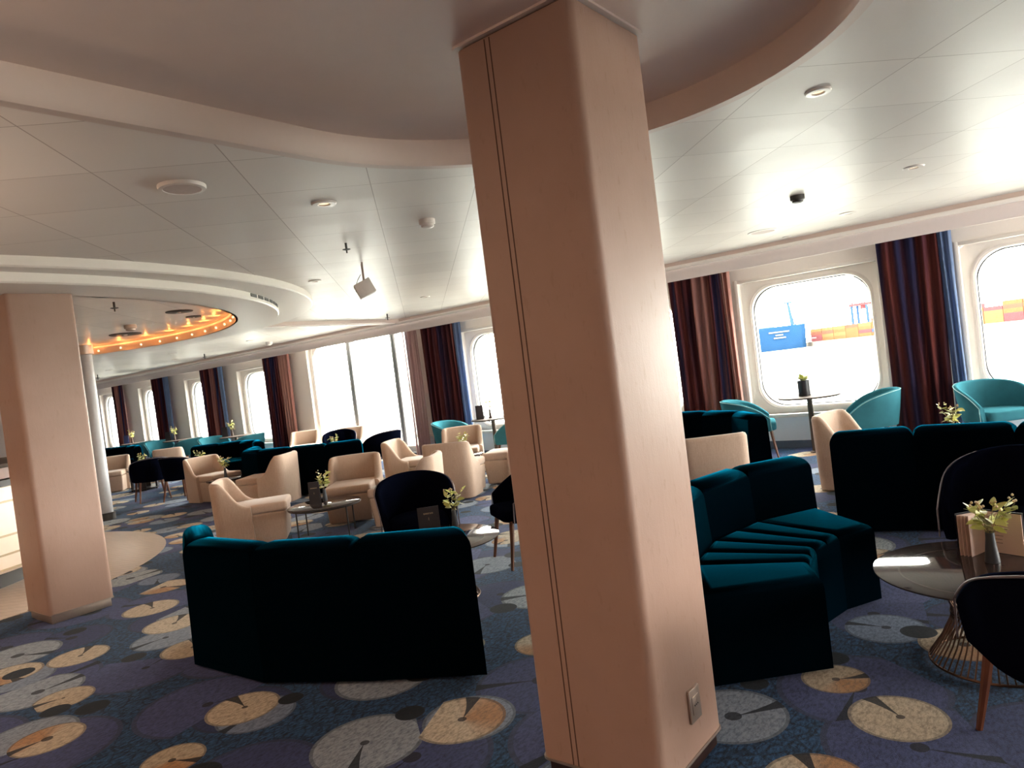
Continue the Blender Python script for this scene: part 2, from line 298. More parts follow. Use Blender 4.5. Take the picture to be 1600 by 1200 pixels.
# ------------------------------------------------------------------ mesh builder
class MB:
    def __init__(s): s.v = []; s.f = []
    def add(s, vs, fs):
        k = len(s.v); s.v += [tuple(x) for x in vs]; s.f += [tuple(i + k for i in f) for f in fs]; return s
    def box(s, x0, x1, y0, y1, z0, z1):
        return s.prism([(x0, y0), (x1, y0), (x1, y1), (x0, y1)], z0, z1)
    def prism(s, poly, z0, z1, top=None):
        n = len(poly); tp = top or poly
        vs = [(x, y, z0) for x, y in poly] + [(x, y, z1) for x, y in tp]
        fs = [tuple(range(n - 1, -1, -1)), tuple(range(n, 2 * n))] + [(i, (i + 1) % n, n + (i + 1) % n, n + i) for i in range(n)]
        return s.add(vs, fs)
    def lathe(s, prof, seg=24, c=(0, 0, 0), cap=True):
        n = len(prof); vs = []
        for k in range(seg):
            a = 2 * pi * k / seg
            vs += [(c[0] + r * cos(a), c[1] + r * sin(a), c[2] + z) for r, z in prof]
        fs = []
        for k in range(seg):
            k2 = (k + 1) % seg
            for i in range(n - 1): fs.append((k * n + i, k2 * n + i, k2 * n + i + 1, k * n + i + 1))
        if cap:
            fs.append(tuple(k * n for k in range(seg - 1, -1, -1))); fs.append(tuple(k * n + n - 1 for k in range(seg)))
        return s.add(vs, fs)
    def loft(s, loops, closed=False, cap=True):
        n = len(loops[0]); vs = [p for l in loops for p in l]; fs = []; m = len(loops)
        for k in range(m if closed else m - 1):
            k2 = (k + 1) % m
            for i in range(n):
                j = (i + 1) % n; fs.append((k * n + i, k * n + j, k2 * n + j, k2 * n + i))
        if cap and not closed:
            fs.append(tuple(range(n - 1, -1, -1))); fs.append(tuple((m - 1) * n + i for i in range(n)))
        return s.add(vs, fs)
    def tube(s, pts, r, seg=8, r1=None, closed=False):
        pts = [Vector(p) for p in pts]; loops = []; n = len(pts)
        for i, p in enumerate(pts):
            if closed: d = pts[(i + 1) % n] - pts[i - 1]
            else: d = pts[min(i + 1, n - 1)] - pts[max(i - 1, 0)]
            d.normalize(); u = d.cross(Vector((0, 0, 1)))
            if u.length < 1e-3: u = d.cross(Vector((1, 0, 0)))
            u.normalize(); w = u.cross(d); rr = r if r1 is None else r + (r1 - r) * i / max(1, n - 1)
            loops.append([tuple(p + (u * cos(2 * pi * k / seg) + w * sin(2 * pi * k / seg)) * rr) for k in range(seg)])
        return s.loft(loops, closed)
    def mesh(s, name, mat, bevel=0, seg=2, angle=35, smooth=True, topz=None):
        me = bpy.data.meshes.new(name); me.from_pydata(s.v, [], s.f)
        bm = bmesh.new(); bm.from_mesh(me)
        bmesh.ops.recalc_face_normals(bm, faces=bm.faces)
        if bevel:
            es = [e for e in bm.edges if len(e.link_faces) == 2 and e.calc_face_angle(0) > R(30)]
            if topz is not None: es = [e for e in es if all(v.co.z > topz for v in e.verts)]
            bmesh.ops.bevel(bm, geom=es, offset=bevel, segments=seg, affect='EDGES', profile=0.5, clamp_overlap=True)
        bm.to_mesh(me); bm.free()
        if smooth:
            me.polygons.foreach_set('use_smooth', [True] * len(me.polygons)); me.set_sharp_from_angle(angle=R(angle))
        me.materials.append(MT[mat]); me.update(); return me
    def build(s, name, mat, parent=None, **kw):
        return link(name, s.mesh(name, mat, **kw), parent)
def link(name, me, parent=None):
    o = bpy.data.objects.new(name, me); COL.objects.link(o)
    if parent: o.parent = parent
    return o
def tag(o, label=None, cat=None, group=None, kind=None):
    if label: o['label'] = label
    if cat: o['category'] = cat
    if group: o['group'] = group
    if kind: o['kind'] = kind
    return o
def thing(name, label, cat, loc=(0, 0, 0), rot=0, group=None):
    o = bpy.data.objects.new(name, None); COL.objects.link(o); o.empty_display_size = 0.1
    o.location = loc; o.rotation_euler = (0, 0, rot); return tag(o, label, cat, group)
def struct(o): o['kind'] = 'structure'; return o
def children(o): return [c for c in COL.objects if c.parent == o]
def dup(root, loc, rot, label, group=None, mats=None):
    def cp(o, par):
        c = o.copy(); COL.objects.link(c)
        if par: c.parent = par
        for ch in KIDS.get(o.name, children(o)): cp(ch, c)
        return c
    r = cp(root, None); r.location = loc; r.rotation_euler = (0, 0, rot); r['label'] = label
    if group: r['group'] = group
    return r
KIDS = {}

# ------------------------------------------------------------------ the setting
WY = 9.9           # inner face of the window wall
CZ = 2.765         # ceiling height
XL, XR, YB = -30.0, 8.0, -9.0
struct(MB().box(XL, XR, YB, WY + 0.3, -0.12, 0).build('floor', 'carpet', smooth=False))
struct(MB().box(XL, XR, YB, WY + 0.3, CZ, CZ + 0.15).build('ceiling', 'ceil', smooth=False))
struct(MB().box(XL - 0.2, XL, YB, WY + 0.3, 0, CZ).build('wall_left', 'plaster', smooth=False))
struct(MB().box(XL, XR, YB - 0.2, YB, 0, CZ).build('wall_back', 'plaster', smooth=False))
# right wall, outside the frame; unglazed openings put in to light the columns
mb = MB().box(XR, XR + 0.2, YB, WY + 0.3, 0, 0.5).box(XR, XR + 0.2, YB, WY + 0.3, 2.4, CZ).box(XR, XR + 0.2, YB, 5.0, 0.5, 2.4)
for y in (7.0, 9.5): mb.box(XR, XR + 0.2, y, y + 0.5, 0.5, 2.4)
struct(mb.build('wall_right', 'white', smooth=False))
# window wall: openings
NZ0, NZ1 = 0.47, 2.32
wins = [(-25.1, -23.33), (-22.3, -20.53), (-19.45, -17.68), (-16.75, -14.98), (-8.99, -7.22), (-6.34, -4.57), (-3.69, -1.92), (-1.04, 0.73), (1.61, 3.38), (4.26, 6.03)]
BAY = (-13.78, -10.45)
mb = MB(); last = XL
ops = sorted([(a, b, NZ0, NZ1) for a, b in wins] + [(BAY[0], BAY[1], 0.12, 2.56)])
for a, b, z0, z1 in ops:
    mb.box(last, a, WY, WY + 0.25, 0.44, CZ); mb.box(a, b, WY, WY + 0.25, z1, CZ)
    if z0 > 0.44: mb.box(a, b, WY, WY + 0.25, 0.44, z0)
    last = b
mb.box(last, XR, WY, WY + 0.25, 0.44, CZ)
struct(mb.build('wall_window', 'white', smooth=False))
mb = MB().box(XL, BAY[0], WY - 0.01, WY + 0.25, 0.10, 0.42).box(BAY[1], XR, WY - 0.01, WY + 0.25, 0.10, 0.42)
struct(mb.build('wall_window_dado', 'sill', smooth=False))
mb = MB().box(XL, BAY[0], WY - 0.06, WY + 0.25, 0.42, 0.47).box(BAY[1], XR, WY - 0.06, WY + 0.25, 0.42, 0.47)
struct(mb.build('trim_1', 'white', bevel=0.006))
struct(MB().box(XL, XR, WY - 0.02, WY + 0.25, 0, 0.10).build('baseboard_window', 'skirt', smooth=False))
# valance box over the curtains: lower fascia, lit step, shadow groove
mb = MB().box(XL, XR, WY - 0.28, WY - 0.26, 2.495, 2.66)
struct(mb.build('trim_2', 'valance', bevel=0.003))
struct(MB().box(XL, XR, WY - 0.31, WY - 0.02, 2.66, 2.71).build('trim_3', 'white', bevel=0.006))
struct(MB().box(XL, XR, WY - 0.275, WY - 0.02, 2.71, CZ).build('trim_4', 'rim', smooth=False))

def rrect(w, h, r, n=10):
    pts = []
    for cx, cy, a0 in ((w / 2 - r, h / 2 - r, 0), (-w / 2 + r, h / 2 - r, 90), (-w / 2 + r, -h / 2 + r, 180), (w / 2 - r, -h / 2 + r, 270)):
        for k in range(n + 1):
            a = R(a0 + 90 * k / n); pts.append((cx + r * cos(a), cy + r * sin(a)))
    return pts
def project_rect(pts, w, h):   # matching points on the outer rectangle
    out = []
    for x, y in pts:
        s_ = max(abs(x) / (w / 2), abs(y) / (h / 2)); out.append((x / s_, y / s_))
    return out
GW, GH, GR = 1.53, 1.68, 0.33
def win_plate_mesh():
    nw, nh = 1.77, NZ1 - NZ0
    inner = rrect(GW, GH, GR, 12); n = len(inner)
    outer = project_rect(inner, nw, nh)
    mb = MB()
    # plate front, rounded reveal, gasket recess behind
    lo = [(x, 0.10, z) for x, z in outer]; li = [(x, 0.10, z) for x, z in inner]
    ins = [(x * 0.985, 0.115, z * 0.985) for x, z in inner]; bk = [(x * 0.985, 0.25, z * 0.985) for x, z in inner]; ob = [(x, 0.25, z) for x, z in outer]
    rings = [lo, li, ins, bk, ob]; vs = [p for r_ in rings for p in r_]; fs = []
    for k in range(5):
        k2 = (k + 1) % 5
        for i in range(n):
            j = (i + 1) % n; fs.append((k * n + i, k * n + j, k2 * n + j, k2 * n + i))
    # make the outer ring's corners true
    mb.add(vs, fs)
    return mb.mesh('frame', 'white', angle=30)
def ringmesh(name, mat, w, h, r, wid, y0, y1):
    a = rrect(w, h, r, 12); b = [(x * (1 + wid * 2 / w), z * (1 + wid * 2 / h)) for x, z in a]; n = len(a)
    loops = [[(a[i][0], y0, a[i][1]), (b[i][0], y0, b[i][1]), (b[i][0], y1, b[i][1]), (a[i][0], y1, a[i][1])] for i in range(n)]
    return MB().loft(loops, closed=True).mesh(name, mat)
plate_me = win_plate_mesh(); gask_me = ringmesh('gasket', 'gasket', GW * 0.97, GH * 0.97, GR, 0.012, 0.15, 0.19)
bead_me = ringmesh('bead', 'plastic', GW + 0.03, GH + 0.03, GR, 0.02, 0.088, 0.102)
gp = rrect(GW * 0.985, GH * 0.985, GR, 12)
pane_me = MB().add([(x, 0.17, z) for x, z in gp] + [(x, 0.18, z) for x, z in gp], [tuple(range(len(gp))), tuple(range(2 * len(gp) - 1, len(gp) - 1, -1))] + [(i, (i + 1) % len(gp), len(gp) + (i + 1) % len(gp), len(gp) + i) for i in range(len(gp))]).mesh('pane', 'glass', smooth=False)
b_ = MB()
for (x0, x1, z0, z1) in ((-0.93, -0.885, -0.95, 0.97), (0.885, 0.93, -0.95, 0.97), (-0.885, 0.885, 0.925, 0.97)):
    b_.box(x0, x1, -0.018, 0.0, z0, z1)
arch_me = b_.mesh('architrave', 'white', bevel=0.005)
for k, (a, b) in enumerate(wins):
    o = bpy.data.objects.new('window_%d' % (k + 1), plate_me); COL.objects.link(o); o.location = ((a + b) / 2, WY, (NZ0 + NZ1) / 2); struct(o)
    for me in (gask_me, bead_me, pane_me, arch_me): link(me.name, me, o)
# three-pane bay window
bay = struct(thing('window_11', None, None, (0, WY, 0)))
fr = MB().box(BAY[0], BAY[0] + 0.10, 0.08, 0.25, 0.12, 2.56).box(BAY[1] - 0.10, BAY[1], 0.08, 0.25, 0.12, 2.56).box(BAY[0], BAY[1], 0.0, 0.25, 0.12, 0.24)
fr.build('frame', 'white', bay, bevel=0.008)
for x in (-12.36, -10.93):
    MB().box(x - 0.07, x - 0.018, 0.06, 0.22, 0.24, 2.56).box(x + 0.018, x + 0.07, 0.06, 0.22, 0.24, 2.56).box(x - 0.02, x + 0.02, 0.12, 0.2, 0.24, 2.56).build('mullion', 'alu', bay, bevel=0.004)
for x0, x1 in ((-13.68, -12.43), (-12.29, -11.0), (-10.86, -10.55)):
    MB().box(x0, x1, 0.15, 0.16, 0.24, 2.56).build('pane', 'glass', bay, smooth=False)
gl = []
for k in range(13): gl.append((-13.68 + 0.33 * (1 - cos(R(90 * k / 12))), 2.23 + 0.33 * sin(R(90 * k / 12))))
MB().add([(x, 0.10, z) for x, z in gl] + [(-13.68, 0.10, 2.56)] + [(x, 0.2, z) for x, z in gl] + [(-13.68, 0.2, 2.56)],
         [tuple(range(14)), tuple(range(27, 13, -1))] + [(i, (i + 1) % 14, 14 + (i + 1) % 14, 14 + i) for i in range(14)]).build('corner_plate', 'white', bay)

# ---- stadium ceiling disc with a hanging rim around the near column
def stadium(cx, cy, r, yback, n=48):
    pts = [(cx + r * cos(pi * k / n), cy + r * sin(pi * k / n)) for k in range(n + 1)]
    pts += [(cx + r * cos(pi + pi * k / n), yback + r * sin(pi + pi * k / n)) for k in range(n + 1)]
    return pts
sx_, sy_ = -1.50, 2.10
struct(MB().prism(stadium(sx_, sy_, 1.22, -3.0), CZ - 0.012, CZ).build('ceiling_oval', 'plaster', smooth=False))
A_, B_ = stadium(sx_, sy_, 1.17, -3.0), stadium(sx_, sy_, 1.235, -3.0); C_ = stadium(sx_, sy_, 1.21, -3.0)
z0 = 2.625
loops = [[(A_[i][0], A_[i][1], CZ), (A_[i][0], A_[i][1], z0 + 0.02), (A_[i][0] + (C_[i][0] - A_[i][0]) * 0.35, A_[i][1] + (C_[i][1] - A_[i][1]) * 0.35, z0), (B_[i][0], B_[i][1], z0), (B_[i][0], B_[i][1], CZ)] for i in range(len(A_))]
struct(MB().loft(loops, closed=True).build('trim_5', 'rim', angle=50))
# ---- round stepped ring over the bar
def ring(name, mat, c, ro, ri, z0, z1, bev=0.012, n=128):
    lp = []
    for k in range(n):
        a = 2 * pi * k / n; ca, sa = cos(a), sin(a)
        P = [(ri, z1), (ri, z0), (ro - bev, z0), (ro, z0 + bev), (ro, z1)]
        lp.append([(c[0] + r * ca, c[1] + r * sa, z) for r, z in P])
    return struct(MB().loft(lp, closed=True).build(name, mat, angle=40))
RC = (-10.4, 1.7)
ring('trim_6', 'white', (-10.45, 1.95), 4.68, 3.95, 2.685, CZ)
ring('trim_7', 'white', RC, 4.43, 3.90, 2.605, 2.70)
ring('trim_8', 'rim', RC, 3.94, 3.90, 2.605, CZ)
# orange cove light inside the ring
cv = tag(thing('cove_light', 'orange LED cove light glowing around the inside of the round ceiling ring', 'light', (RC[0], RC[1], 0)))
lp = [[(3.86 * cos(2 * pi * k / 128) + 0.015 * cos(2 * pi * j / 6) * cos(2 * pi * k / 128), 3.86 * sin(2 * pi * k / 128) + 0.015 * cos(2 * pi * j / 6) * sin(2 * pi * k / 128), 2.715 + 0.012 * sin(2 * pi * j / 6)) for j in range(6)] for k in range(128)]
MB().loft(lp, closed=True).build('led_strip', 'cove', cv)
for k in range(18):
    a = R(12 + k * 8.5); light('cove_led_lamp', 'POINT', (RC[0] + 3.72 * cos(a), RC[1] + 3.72 * sin(a), 2.70), 1.6, (1.0, 0.36, 0.08), shadow_soft_size=0.01)
bulb_me = MB().lathe([(0.004, -0.016), (0.013, -0.010), (0.016, 0), (0.012, 0.012), (0.004, 0.016)], 10).mesh('bulb', 'bulb')
for k in range(22):
    a = R(20 + k * 6); o = link('bulb', bulb_me, cv); o.location = (3.875 * cos(a), 3.875 * sin(a), 2.655)
# crescent vent slots on the second step
vt = thing('air_vent', 'dark slotted air vent curving along the lower step of the ceiling ring', 'vent', (RC[0], RC[1], 0))
for k in range(6):
    a = R(36 + k * 2.8); a2 = R(36 + k * 2.8 + 2.1)
    pts = [(4.3215, a), (4.3215, a2)]
    q = [(4.436 * cos(a), 4.436 * sin(a)), (4.436 * cos(a2), 4.436 * sin(a2)), (4.41 * cos(a2), 4.41 * sin(a2)), (4.41 * cos(a), 4.41 * sin(a))]
    MB().prism(q, 2.645, 2.68).build('slot', 'darkfit', vt, smooth=False)
# chevron soffit beam from the ring to the valance
def beam(name, p, q, w, z0, z1, mat):
    p, q = Vector(p), Vector(q); d = (q - p).normalized(); n = Vector((-d.y, d.x)) * w / 2
    return struct(MB().prism([tuple(p + n), tuple(p - n), tuple(q - n), tuple(q + n)], z0, z1).build(name, mat, smooth=False))
beam('trim_9', (-10.3, 6.3), (-10.45, 9.66), 0.30, 2.70, CZ, 'rim')
beam('trim_10', (-10.3, 6.3), (-10.45, 9.66), 0.12, 2.685, 2.70, 'white')
# plank floor inlay around the bar
lp = [(-9.8 + 2.68 * cos(2 * pi * k / 96), 1.5 + 2.68 * sin(2 * pi * k / 96)) for k in range(96)]
struct(MB().prism(lp, 0.0, 0.004).build('floor_inlay', 'planks', smooth=False))

# ------------------------------------------------------------------ columns
def column(x0, x1, y0, y1, z1, label, seam=None):
    t = thing('column', label, 'column', ((x0 + x1) / 2, (y0 + y1) / 2, 0)); w, d = (x1 - x0) / 2, (y1 - y0) / 2
    r = 0.035; pts = rrect(2 * w, 2 * d, r, 5)
    MB().prism(pts, 0.07, z1 - 0.004).build('cladding', 'leather', t, angle=40)
    MB().box(-w + 0.02, w - 0.02, -d + 0.02, d - 0.02, 0, 0.072).build('plinth', 'steel' if z1 < 2.7 else 'darkwood', t, bevel=0.003)
    MB().prism(rrect(2 * w + 0.008, 2 * d + 0.008, r, 5), 0.066, 0.076).build('edge_trim', 'steel', t)
    if z1 > 2.7: MB().prism(rrect(2 * w - 0.02, 2 * d - 0.02, r, 5), z1 - 0.006, CZ - 0.008).build('shadow_gap', 'seam', t)
    if z1 > 2.7: MB().prism(rrect(2 * w + 0.03, 2 * d + 0.03, r, 5), z1 + 0.004, CZ - 0.011).build('cap', 'plaster', t)
    if seam:
        for s_ in seam: MB().box(s_ - 0.0022, s_ + 0.0022, -d - 0.0012, -d + 0.004, 0.076, z1 - 0.008).build('seam', 'seam', t, smooth=False)
    return t
column(-1.725, -1.213, 2.06, 2.555, 2.74, 'large tan leather clad column in the foreground with a double stitched seam', seam=(-0.111, -0.088))
column(-6.92, -6.43, 1.955, 2.44, 2.608, 'tan leather clad column at left standing beside the bar under the ceiling ring')
so = thing('wall_socket', 'square brushed power socket low on the side of the foreground column', 'socket', (-1.213, 2.335, 0.255))
MB().box(0.0, 0.010, -0.043, 0.043, -0.06, 0.06).build('plate', 'steel', so, bevel=0.003)
MB().box(0.008, 0.013, -0.026, 0.026, -0.032, 0.032).build('insert', 'steel', so, bevel=0.002)
for dy, dz in ((-0.012, 0), (0, 0), (0.012, 0)):
    MB().lathe([(0.0028, 0), (0.0028, 0.002)], 10).build('pin_hole', 'darkfit', so).matrix_basis = Matrix.Translation((0.0125, dy, dz)) @ Matrix.Rotation(R(90), 4, 'Y')
pp = thing('pipe_post', 'slim round grey post behind the left column reaching up to the ceiling ring', 'post', (-11.9, 4.56, 0))
MB().lathe([(0.10, 0.0), (0.10, 2.70)], 24).build('shaft', 'alu', pp)
MB().lathe([(0.125, 0.0), (0.125, 0.10), (0.10, 0.11)], 24).build('base_collar', 'darkfit', pp)
MB().lathe([(0.10, 2.55), (0.13, 2.56), (0.13, 2.70)], 24).build('top_collar', 'steel', pp)
# bar counter
bar = thing('bar_counter', 'curved backlit cream bar counter with gold bands at the far left', 'bar counter', (-9.8, 1.5, 0))
MB().lathe([(1.45, 0.004), (1.45, 0.17)], 64).build('kick_base', 'darkfit', bar)
MB().lathe([(1.60, 0.17), (1.64, 0.20), (1.62, 1.0), (1.60, 1.01)], 64).build('front_panel', 'bar', bar)
for z in (0.20, 0.34, 0.52, 0.85): MB().lathe([(1.62, z), (1.652, z), (1.652, z + 0.018), (1.62, z + 0.018)], 64, cap=False).build('gold_band', 'gold', bar)
MB().lathe([(1.55, 1.01), (1.66, 1.01), (1.66, 1.07), (1.55, 1.07)], 64).build('dark_edge', 'darkfit', bar)
MB().lathe([(1.50, 1.07), (1.56, 1.08), (1.56, 1.19), (1.50, 1.19)], 64).build('wood_upstand', 'midwood', bar)
MB().lathe([(1.40, 1.19), (1.62, 1.19), (1.62, 1.23), (1.40, 1.23)], 64).build('top', 'tabletop', bar, bevel=0.006)

# ------------------------------------------------------------------ ceiling fittings
def rot_thing(o): return o
def disc_speaker(x, y, r, label, z=CZ):
    t = thing('ceiling_speaker', label, 'speaker', (x, y, z))
    MB().lathe([(r, 0), (r, -0.012), (r * 0.97, -0.02), (r * 0.80, -0.022), (r * 0.78, -0.016)], 40).build('bezel', 'plastic', t)
    MB().lathe([(r * 0.78, -0.014), (r * 0.78, -0.019), (r * 0.4, -0.021)], 40).build('grille', 'grille', t); return t
disc_speaker(-3.77, 2.05, 0.125, 'round white ceiling speaker above the dark sofa, left of the column')
disc_speaker(-2.79, 8.48, 0.17, 'large flush round ceiling speaker near the window at right').scale = (1, 1, 0.35)
disc_speaker(-11.16, 9.2, 0.16, 'flush round ceiling speaker above the three-pane window').scale = (1, 1, 0.35)
def downlight(x, y, label, r=0.075):
    t = thing('downlight', label, 'light', (x, y, CZ))
    MB().lathe([(r, 0), (r, -0.006), (r * 0.92, -0.011), (r * 0.52, -0.012), (r * 0.42, -0.003)], 32, cap=False).build('bezel', 'plastic', t)
    MB().lathe([(r * 0.45, -0.0012), (r * 0.45, -0.0025)], 24).build('lens', 'dlamp', t); return t
downlight(-3.76, 2.99, 'lit round downlight beside the ceiling speaker, left of the column', 0.08)
downlight(-6.49, 4.90, 'small round downlight by the edge of the ceiling ring', 0.07)
downlight(-0.95, 3.98, 'lit round downlight nearest to the oval rim at right', 0.065)
downlight(-0.95, 6.71, 'lit round downlight farther toward the windows at right', 0.08)
downlight(-1.86, 8.47, 'flush pale downlight between the dark smoke detector and the window valance', 0.09)
downlight(-2.79, 9.36, 'tiny pale downlight tucked beside the window valance at right', 0.055)
downlight(-7.57, 7.66, 'small downlight on the ceiling near the near column edge, by the windows', 0.07)
for i, (x, y) in enumerate(((-13.2, 8.2), (-15.3, 7.6), (-17.2, 8.6), (-19.5, 8.0))):
    downlight(x, y, ('far downlight beyond the ceiling ring, nearest to the ring', 'far downlight beyond the ceiling ring, second along the row', 'far downlight beyond the ceiling ring, third along the row', 'far downlight beyond the ceiling ring, last in the row by the post')[i], 0.09)
def detector(x, y, label, body, z=CZ, s=1.0):
    t = thing('smoke_detector', label, 'detector', (x, y, z)); t.scale = (s, s, s)
    MB().lathe([(0.062, 0), (0.062, -0.035), (0.056, -0.042)], 28).build('base', body, t)
    MB().lathe([(0.050, -0.042), (0.047, -0.058), (0.03, -0.066)], 28).build('sensor_dome', 'plastic' if body == 'plastic' else body, t); return t
detector(-3.85, 4.02, 'white cylindrical smoke detector on the ceiling left of the column', 'plastic')
detector(-1.88, 6.74, 'dark brown smoke detector on the ceiling at right', 'darkfit')
detector(-13.79, 9.0, 'white smoke detector over the left windows beyond the ring', 'plastic', s=1.2)
detector(-9.41 - 0.6, 4.45, 'white smoke detector inside the orange lit ceiling ring', 'steel', s=1.25)
def sprinkler(x, y, label, z=CZ, s=1.0):
    t = thing('sprinkler_head', label, 'sprinkler', (x, y, z)); t.scale = (s, s, s)
    MB().lathe([(0.010, 0), (0.010, -0.045), (0.007, -0.05), (0.006, -0.085)], 12).build('body', 'darkfit', t)
    MB().lathe([(0.033, -0.052), (0.034, -0.056), (0.02, -0.060)], 16).build('deflector', 'darkfit', t); return t
sprinkler(-4.75, 3.95, 'dark sprinkler head hanging in front of the projector box')
sprinkler(-9.48, 8.6, 'dark sprinkler head by the chevron soffit beam', s=1.3)
sprinkler(-7.95, 3.40, 'dark sprinkler head inside the ceiling ring beside the left column', s=1.2)
sprinkler(-16.0, 8.7, 'thin sprinkler head over the left windows', s=1.4)
sprinkler(-21.0, 8.3, 'farthest sprinkler head, beside the grey post', s=1.6)
for i, (x, y, r) in enumerate(((-7.45, 3.15, 0.17), (-8.74, 4.50, 0.16), (-9.25, 4.95, 0.10), (-11.1, 4.85, 0.22))):
    t = thing('recessed_speaker', ('dark round recessed speaker inside the ring, nearest to the left column', 'dark round recessed speaker in the middle of the ring ceiling', 'small dark round recessed fitting near the orange cove end', 'dark round recessed speaker close to the orange cove by the post')[i], 'speaker', (x, y, CZ))
    MB().lathe([(r, 0), (r, -0.008), (r * 0.95, -0.012)], 36).build('bezel', 'darkfit', t); MB().lathe([(r * 0.14, -0.012), (r * 0.12, -0.02)], 14).build('tweeter', 'plastic', t)
# hanging projector / camera box
pj_ = thing('hanging_speaker', 'small boxy speaker hanging from two brackets below the ceiling', 'speaker', (-5.50, 4.74, CZ), R(52))
for y in (-0.062, 0.062): MB().box(-0.008, 0.008, y - 0.005, y + 0.005, -0.22, 0).build('bracket', 'steel', pj_, smooth=False)
MB().lathe([(0.004, -0.2), (0.004, 0), ], 8).build('rod', 'darkfit', pj_)
bx = MB().box(-0.085, 0.085, -0.075, 0.075, -0.075, 0.075).build('cabinet', 'plastic', pj_, bevel=0.006); bx.location = (0, 0, -0.255); bx.rotation_euler = (0, R(-24), 0)
for y, z in ((-0.03, 0.02), (0.03, 0.02), (0.0, -0.03)): MB().lathe([(0.008, 0), (0.008, 0.003)], 12).build('socket', 'darkfit', bx).matrix_basis = Matrix.Translation((-0.087, y, z)) @ Matrix.Rotation(R(90), 4, 'Y')
MB().tube([(-0.02, 0.07, -0.1), (-0.05, 0.12, -0.14), (-0.08, 0.12, -0.2), (-0.10, 0.06, -0.235), (-0.085, 0.0, -0.23)], 0.004, 6).build('cable', 'darkfit', pj_)

# ------------------------------------------------------------------ curtains
def curtain(x0, x1, mat, label, y=9.76, top=2.60, bot=0.02, amp=0.045, folds=None, edge=None, group=None):
    t = thing('curtain', label, 'curtain', ((x0 + x1) / 2, y, 0)); w = x1 - x0; folds = folds or max(3, int(w / 0.15)); 
    def cloth(nm, a, b, m, fl):
        n = fl * 10; rnd = [random.uniform(0.6, 1.3) for _ in range(fl + 2)]; ph = [random.uniform(-0.4, 0.4) for _ in range(fl + 2)]
        loops = []
        for z in (bot, 0.6, 1.3, 2.0, 2.4, top):
            k = 1.0 - 0.25 * (z / top); row = []
            for i in range(n + 1):
                u = i / n; f = u * fl; j = int(f)
                row.append((a + (b - a) * u + 0.01 * sin(z * 1.7 + j), amp * k * rnd[j] * sin(2 * pi * f + ph[j] * z * 0.5), z))
            back = [(p[0], p[1] + 0.006, p[2]) for p in reversed(row)]
            loops.append(row + back)
        MB().loft(loops).build(nm, m, t, angle=80)
    if edge:
        side, wd, m2 = edge
        if side > 0: cloth('drape', -w / 2, w / 2 - wd, mat, folds); cloth('side_panel', w / 2 - wd, w / 2, m2, max(2, int(wd / 0.09)))
        else: cloth('side_panel', -w / 2, -w / 2 + wd, m2, max(2, int(wd / 0.09))); cloth('drape', -w / 2 + wd, w / 2, mat, folds)
    else: cloth('drape', -w / 2, w / 2, mat, folds)
    return t
curtain(-4.65, -3.74, 'curtain', 'maroon striped curtain just right of the foreground column', edge=(1, 0.12, 'pinksheer'))
curtain(-1.87, -1.08, 'curtain2', 'maroon and navy striped curtain with a blue edge between the two right windows', edge=(1, 0.15, 'bluesheer'))
curtain(-9.88, -8.83, 'curtain3', 'rust and violet striped curtain right of the three-pane window', edge=(1, 0.2, 'bluesheer'))
curtain(-10.42, -10.0, 'sheer', 'pale mauve sheer curtain hanging at the right end of the three-pane window', amp=0.03, folds=6)
curtain(-15.35, -14.28, 'curtain2', 'dark striped curtain with a pink side panel left of the three-pane window', edge=(1, 0.42, 'pinksheer'))
curtain(-18.3, -17.2, 'curtain', 'maroon striped curtain with a narrow blue edge, second to the left of the three-pane window', edge=(1, 0.2, 'bluesheer'))
curtain(-21.1, -20.1, 'curtain3', 'dark curtain with a bright blue right edge, third left of the three-pane window', edge=(1, 0.3, 'bluesheer'))
curtain(-23.8, -23.05, 'curtain', 'leftmost dark red curtain, beside the grey post')
curtain(-7.1, -6.4, 'curtain2', 'striped curtain hidden behind the foreground column') if False else None

# ------------------------------------------------------------------ furniture builders
def add_kids(t): KIDS[t.name] = children(t)
def shell(path, thick, zb, zt, flare=0.0, nrm=None, lean=0.0):
    """closed upholstered shell following a plan path; zt per sample, flare pushes the top outward"""
    n = len(path); loops = []
    for i in range(n):
        p = Vector(path[i]); d = Vector(path[min(i + 1, n - 1)]) - Vector(path[max(i - 1, 0)]); d.normalize(); o = Vector((d.y, -d.x))
        zb_ = zb[i] if isinstance(zb, list) else zb; h = zt[i] - zb_; H0 = max(h, 0.02)
        def at(off, z):
            k = max(0.0, (z - zb_)) ; f = flare * min(1.0, k / 0.36) if flare else 0
            q = p + o * (off + f); return (q.x - lean * k, q.y, z)
        r = thick / 2; t_ = zt[i]
        loops.append([at(-r * 0.9, zb_), at(0, zb_ - 0.004), at(r * 0.9, zb_), at(r, zb_ + H0 * 0.3), at(r, zb_ + H0 * 0.6), at(r, t_ - min(r, H0 * 0.3)), at(r * 0.7, t_ - min(r, H0 * 0.3) * 0.3), at(0, t_), at(-r * 0.7, t_ - min(r, H0 * 0.3) * 0.3), at(-r, t_ - min(r, H0 * 0.3)), at(-r, zb_ + H0 * 0.6), at(-r, zb_ + H0 * 0.3)])
    return MB().loft(loops)
def upath(xa, hw, xr, n=26):
    """U in plan from arm tip (+x,-y) round the back to (+x,+y), walking so that outward normal = (dy,-dx)"""
    pts = []
    L = [(xa + (0.0 - xa) * k / 5, -hw) for k in range(5)]
    arc = [(-(abs(xr)) * sin(pi * k / n), -hw * cos(pi * k / n)) for k in range(n + 1)]
    Rr = [(0 + xa * k / 5, hw) for k in range(1, 6)]
    pts = L + arc + Rr
    return pts[::-1]
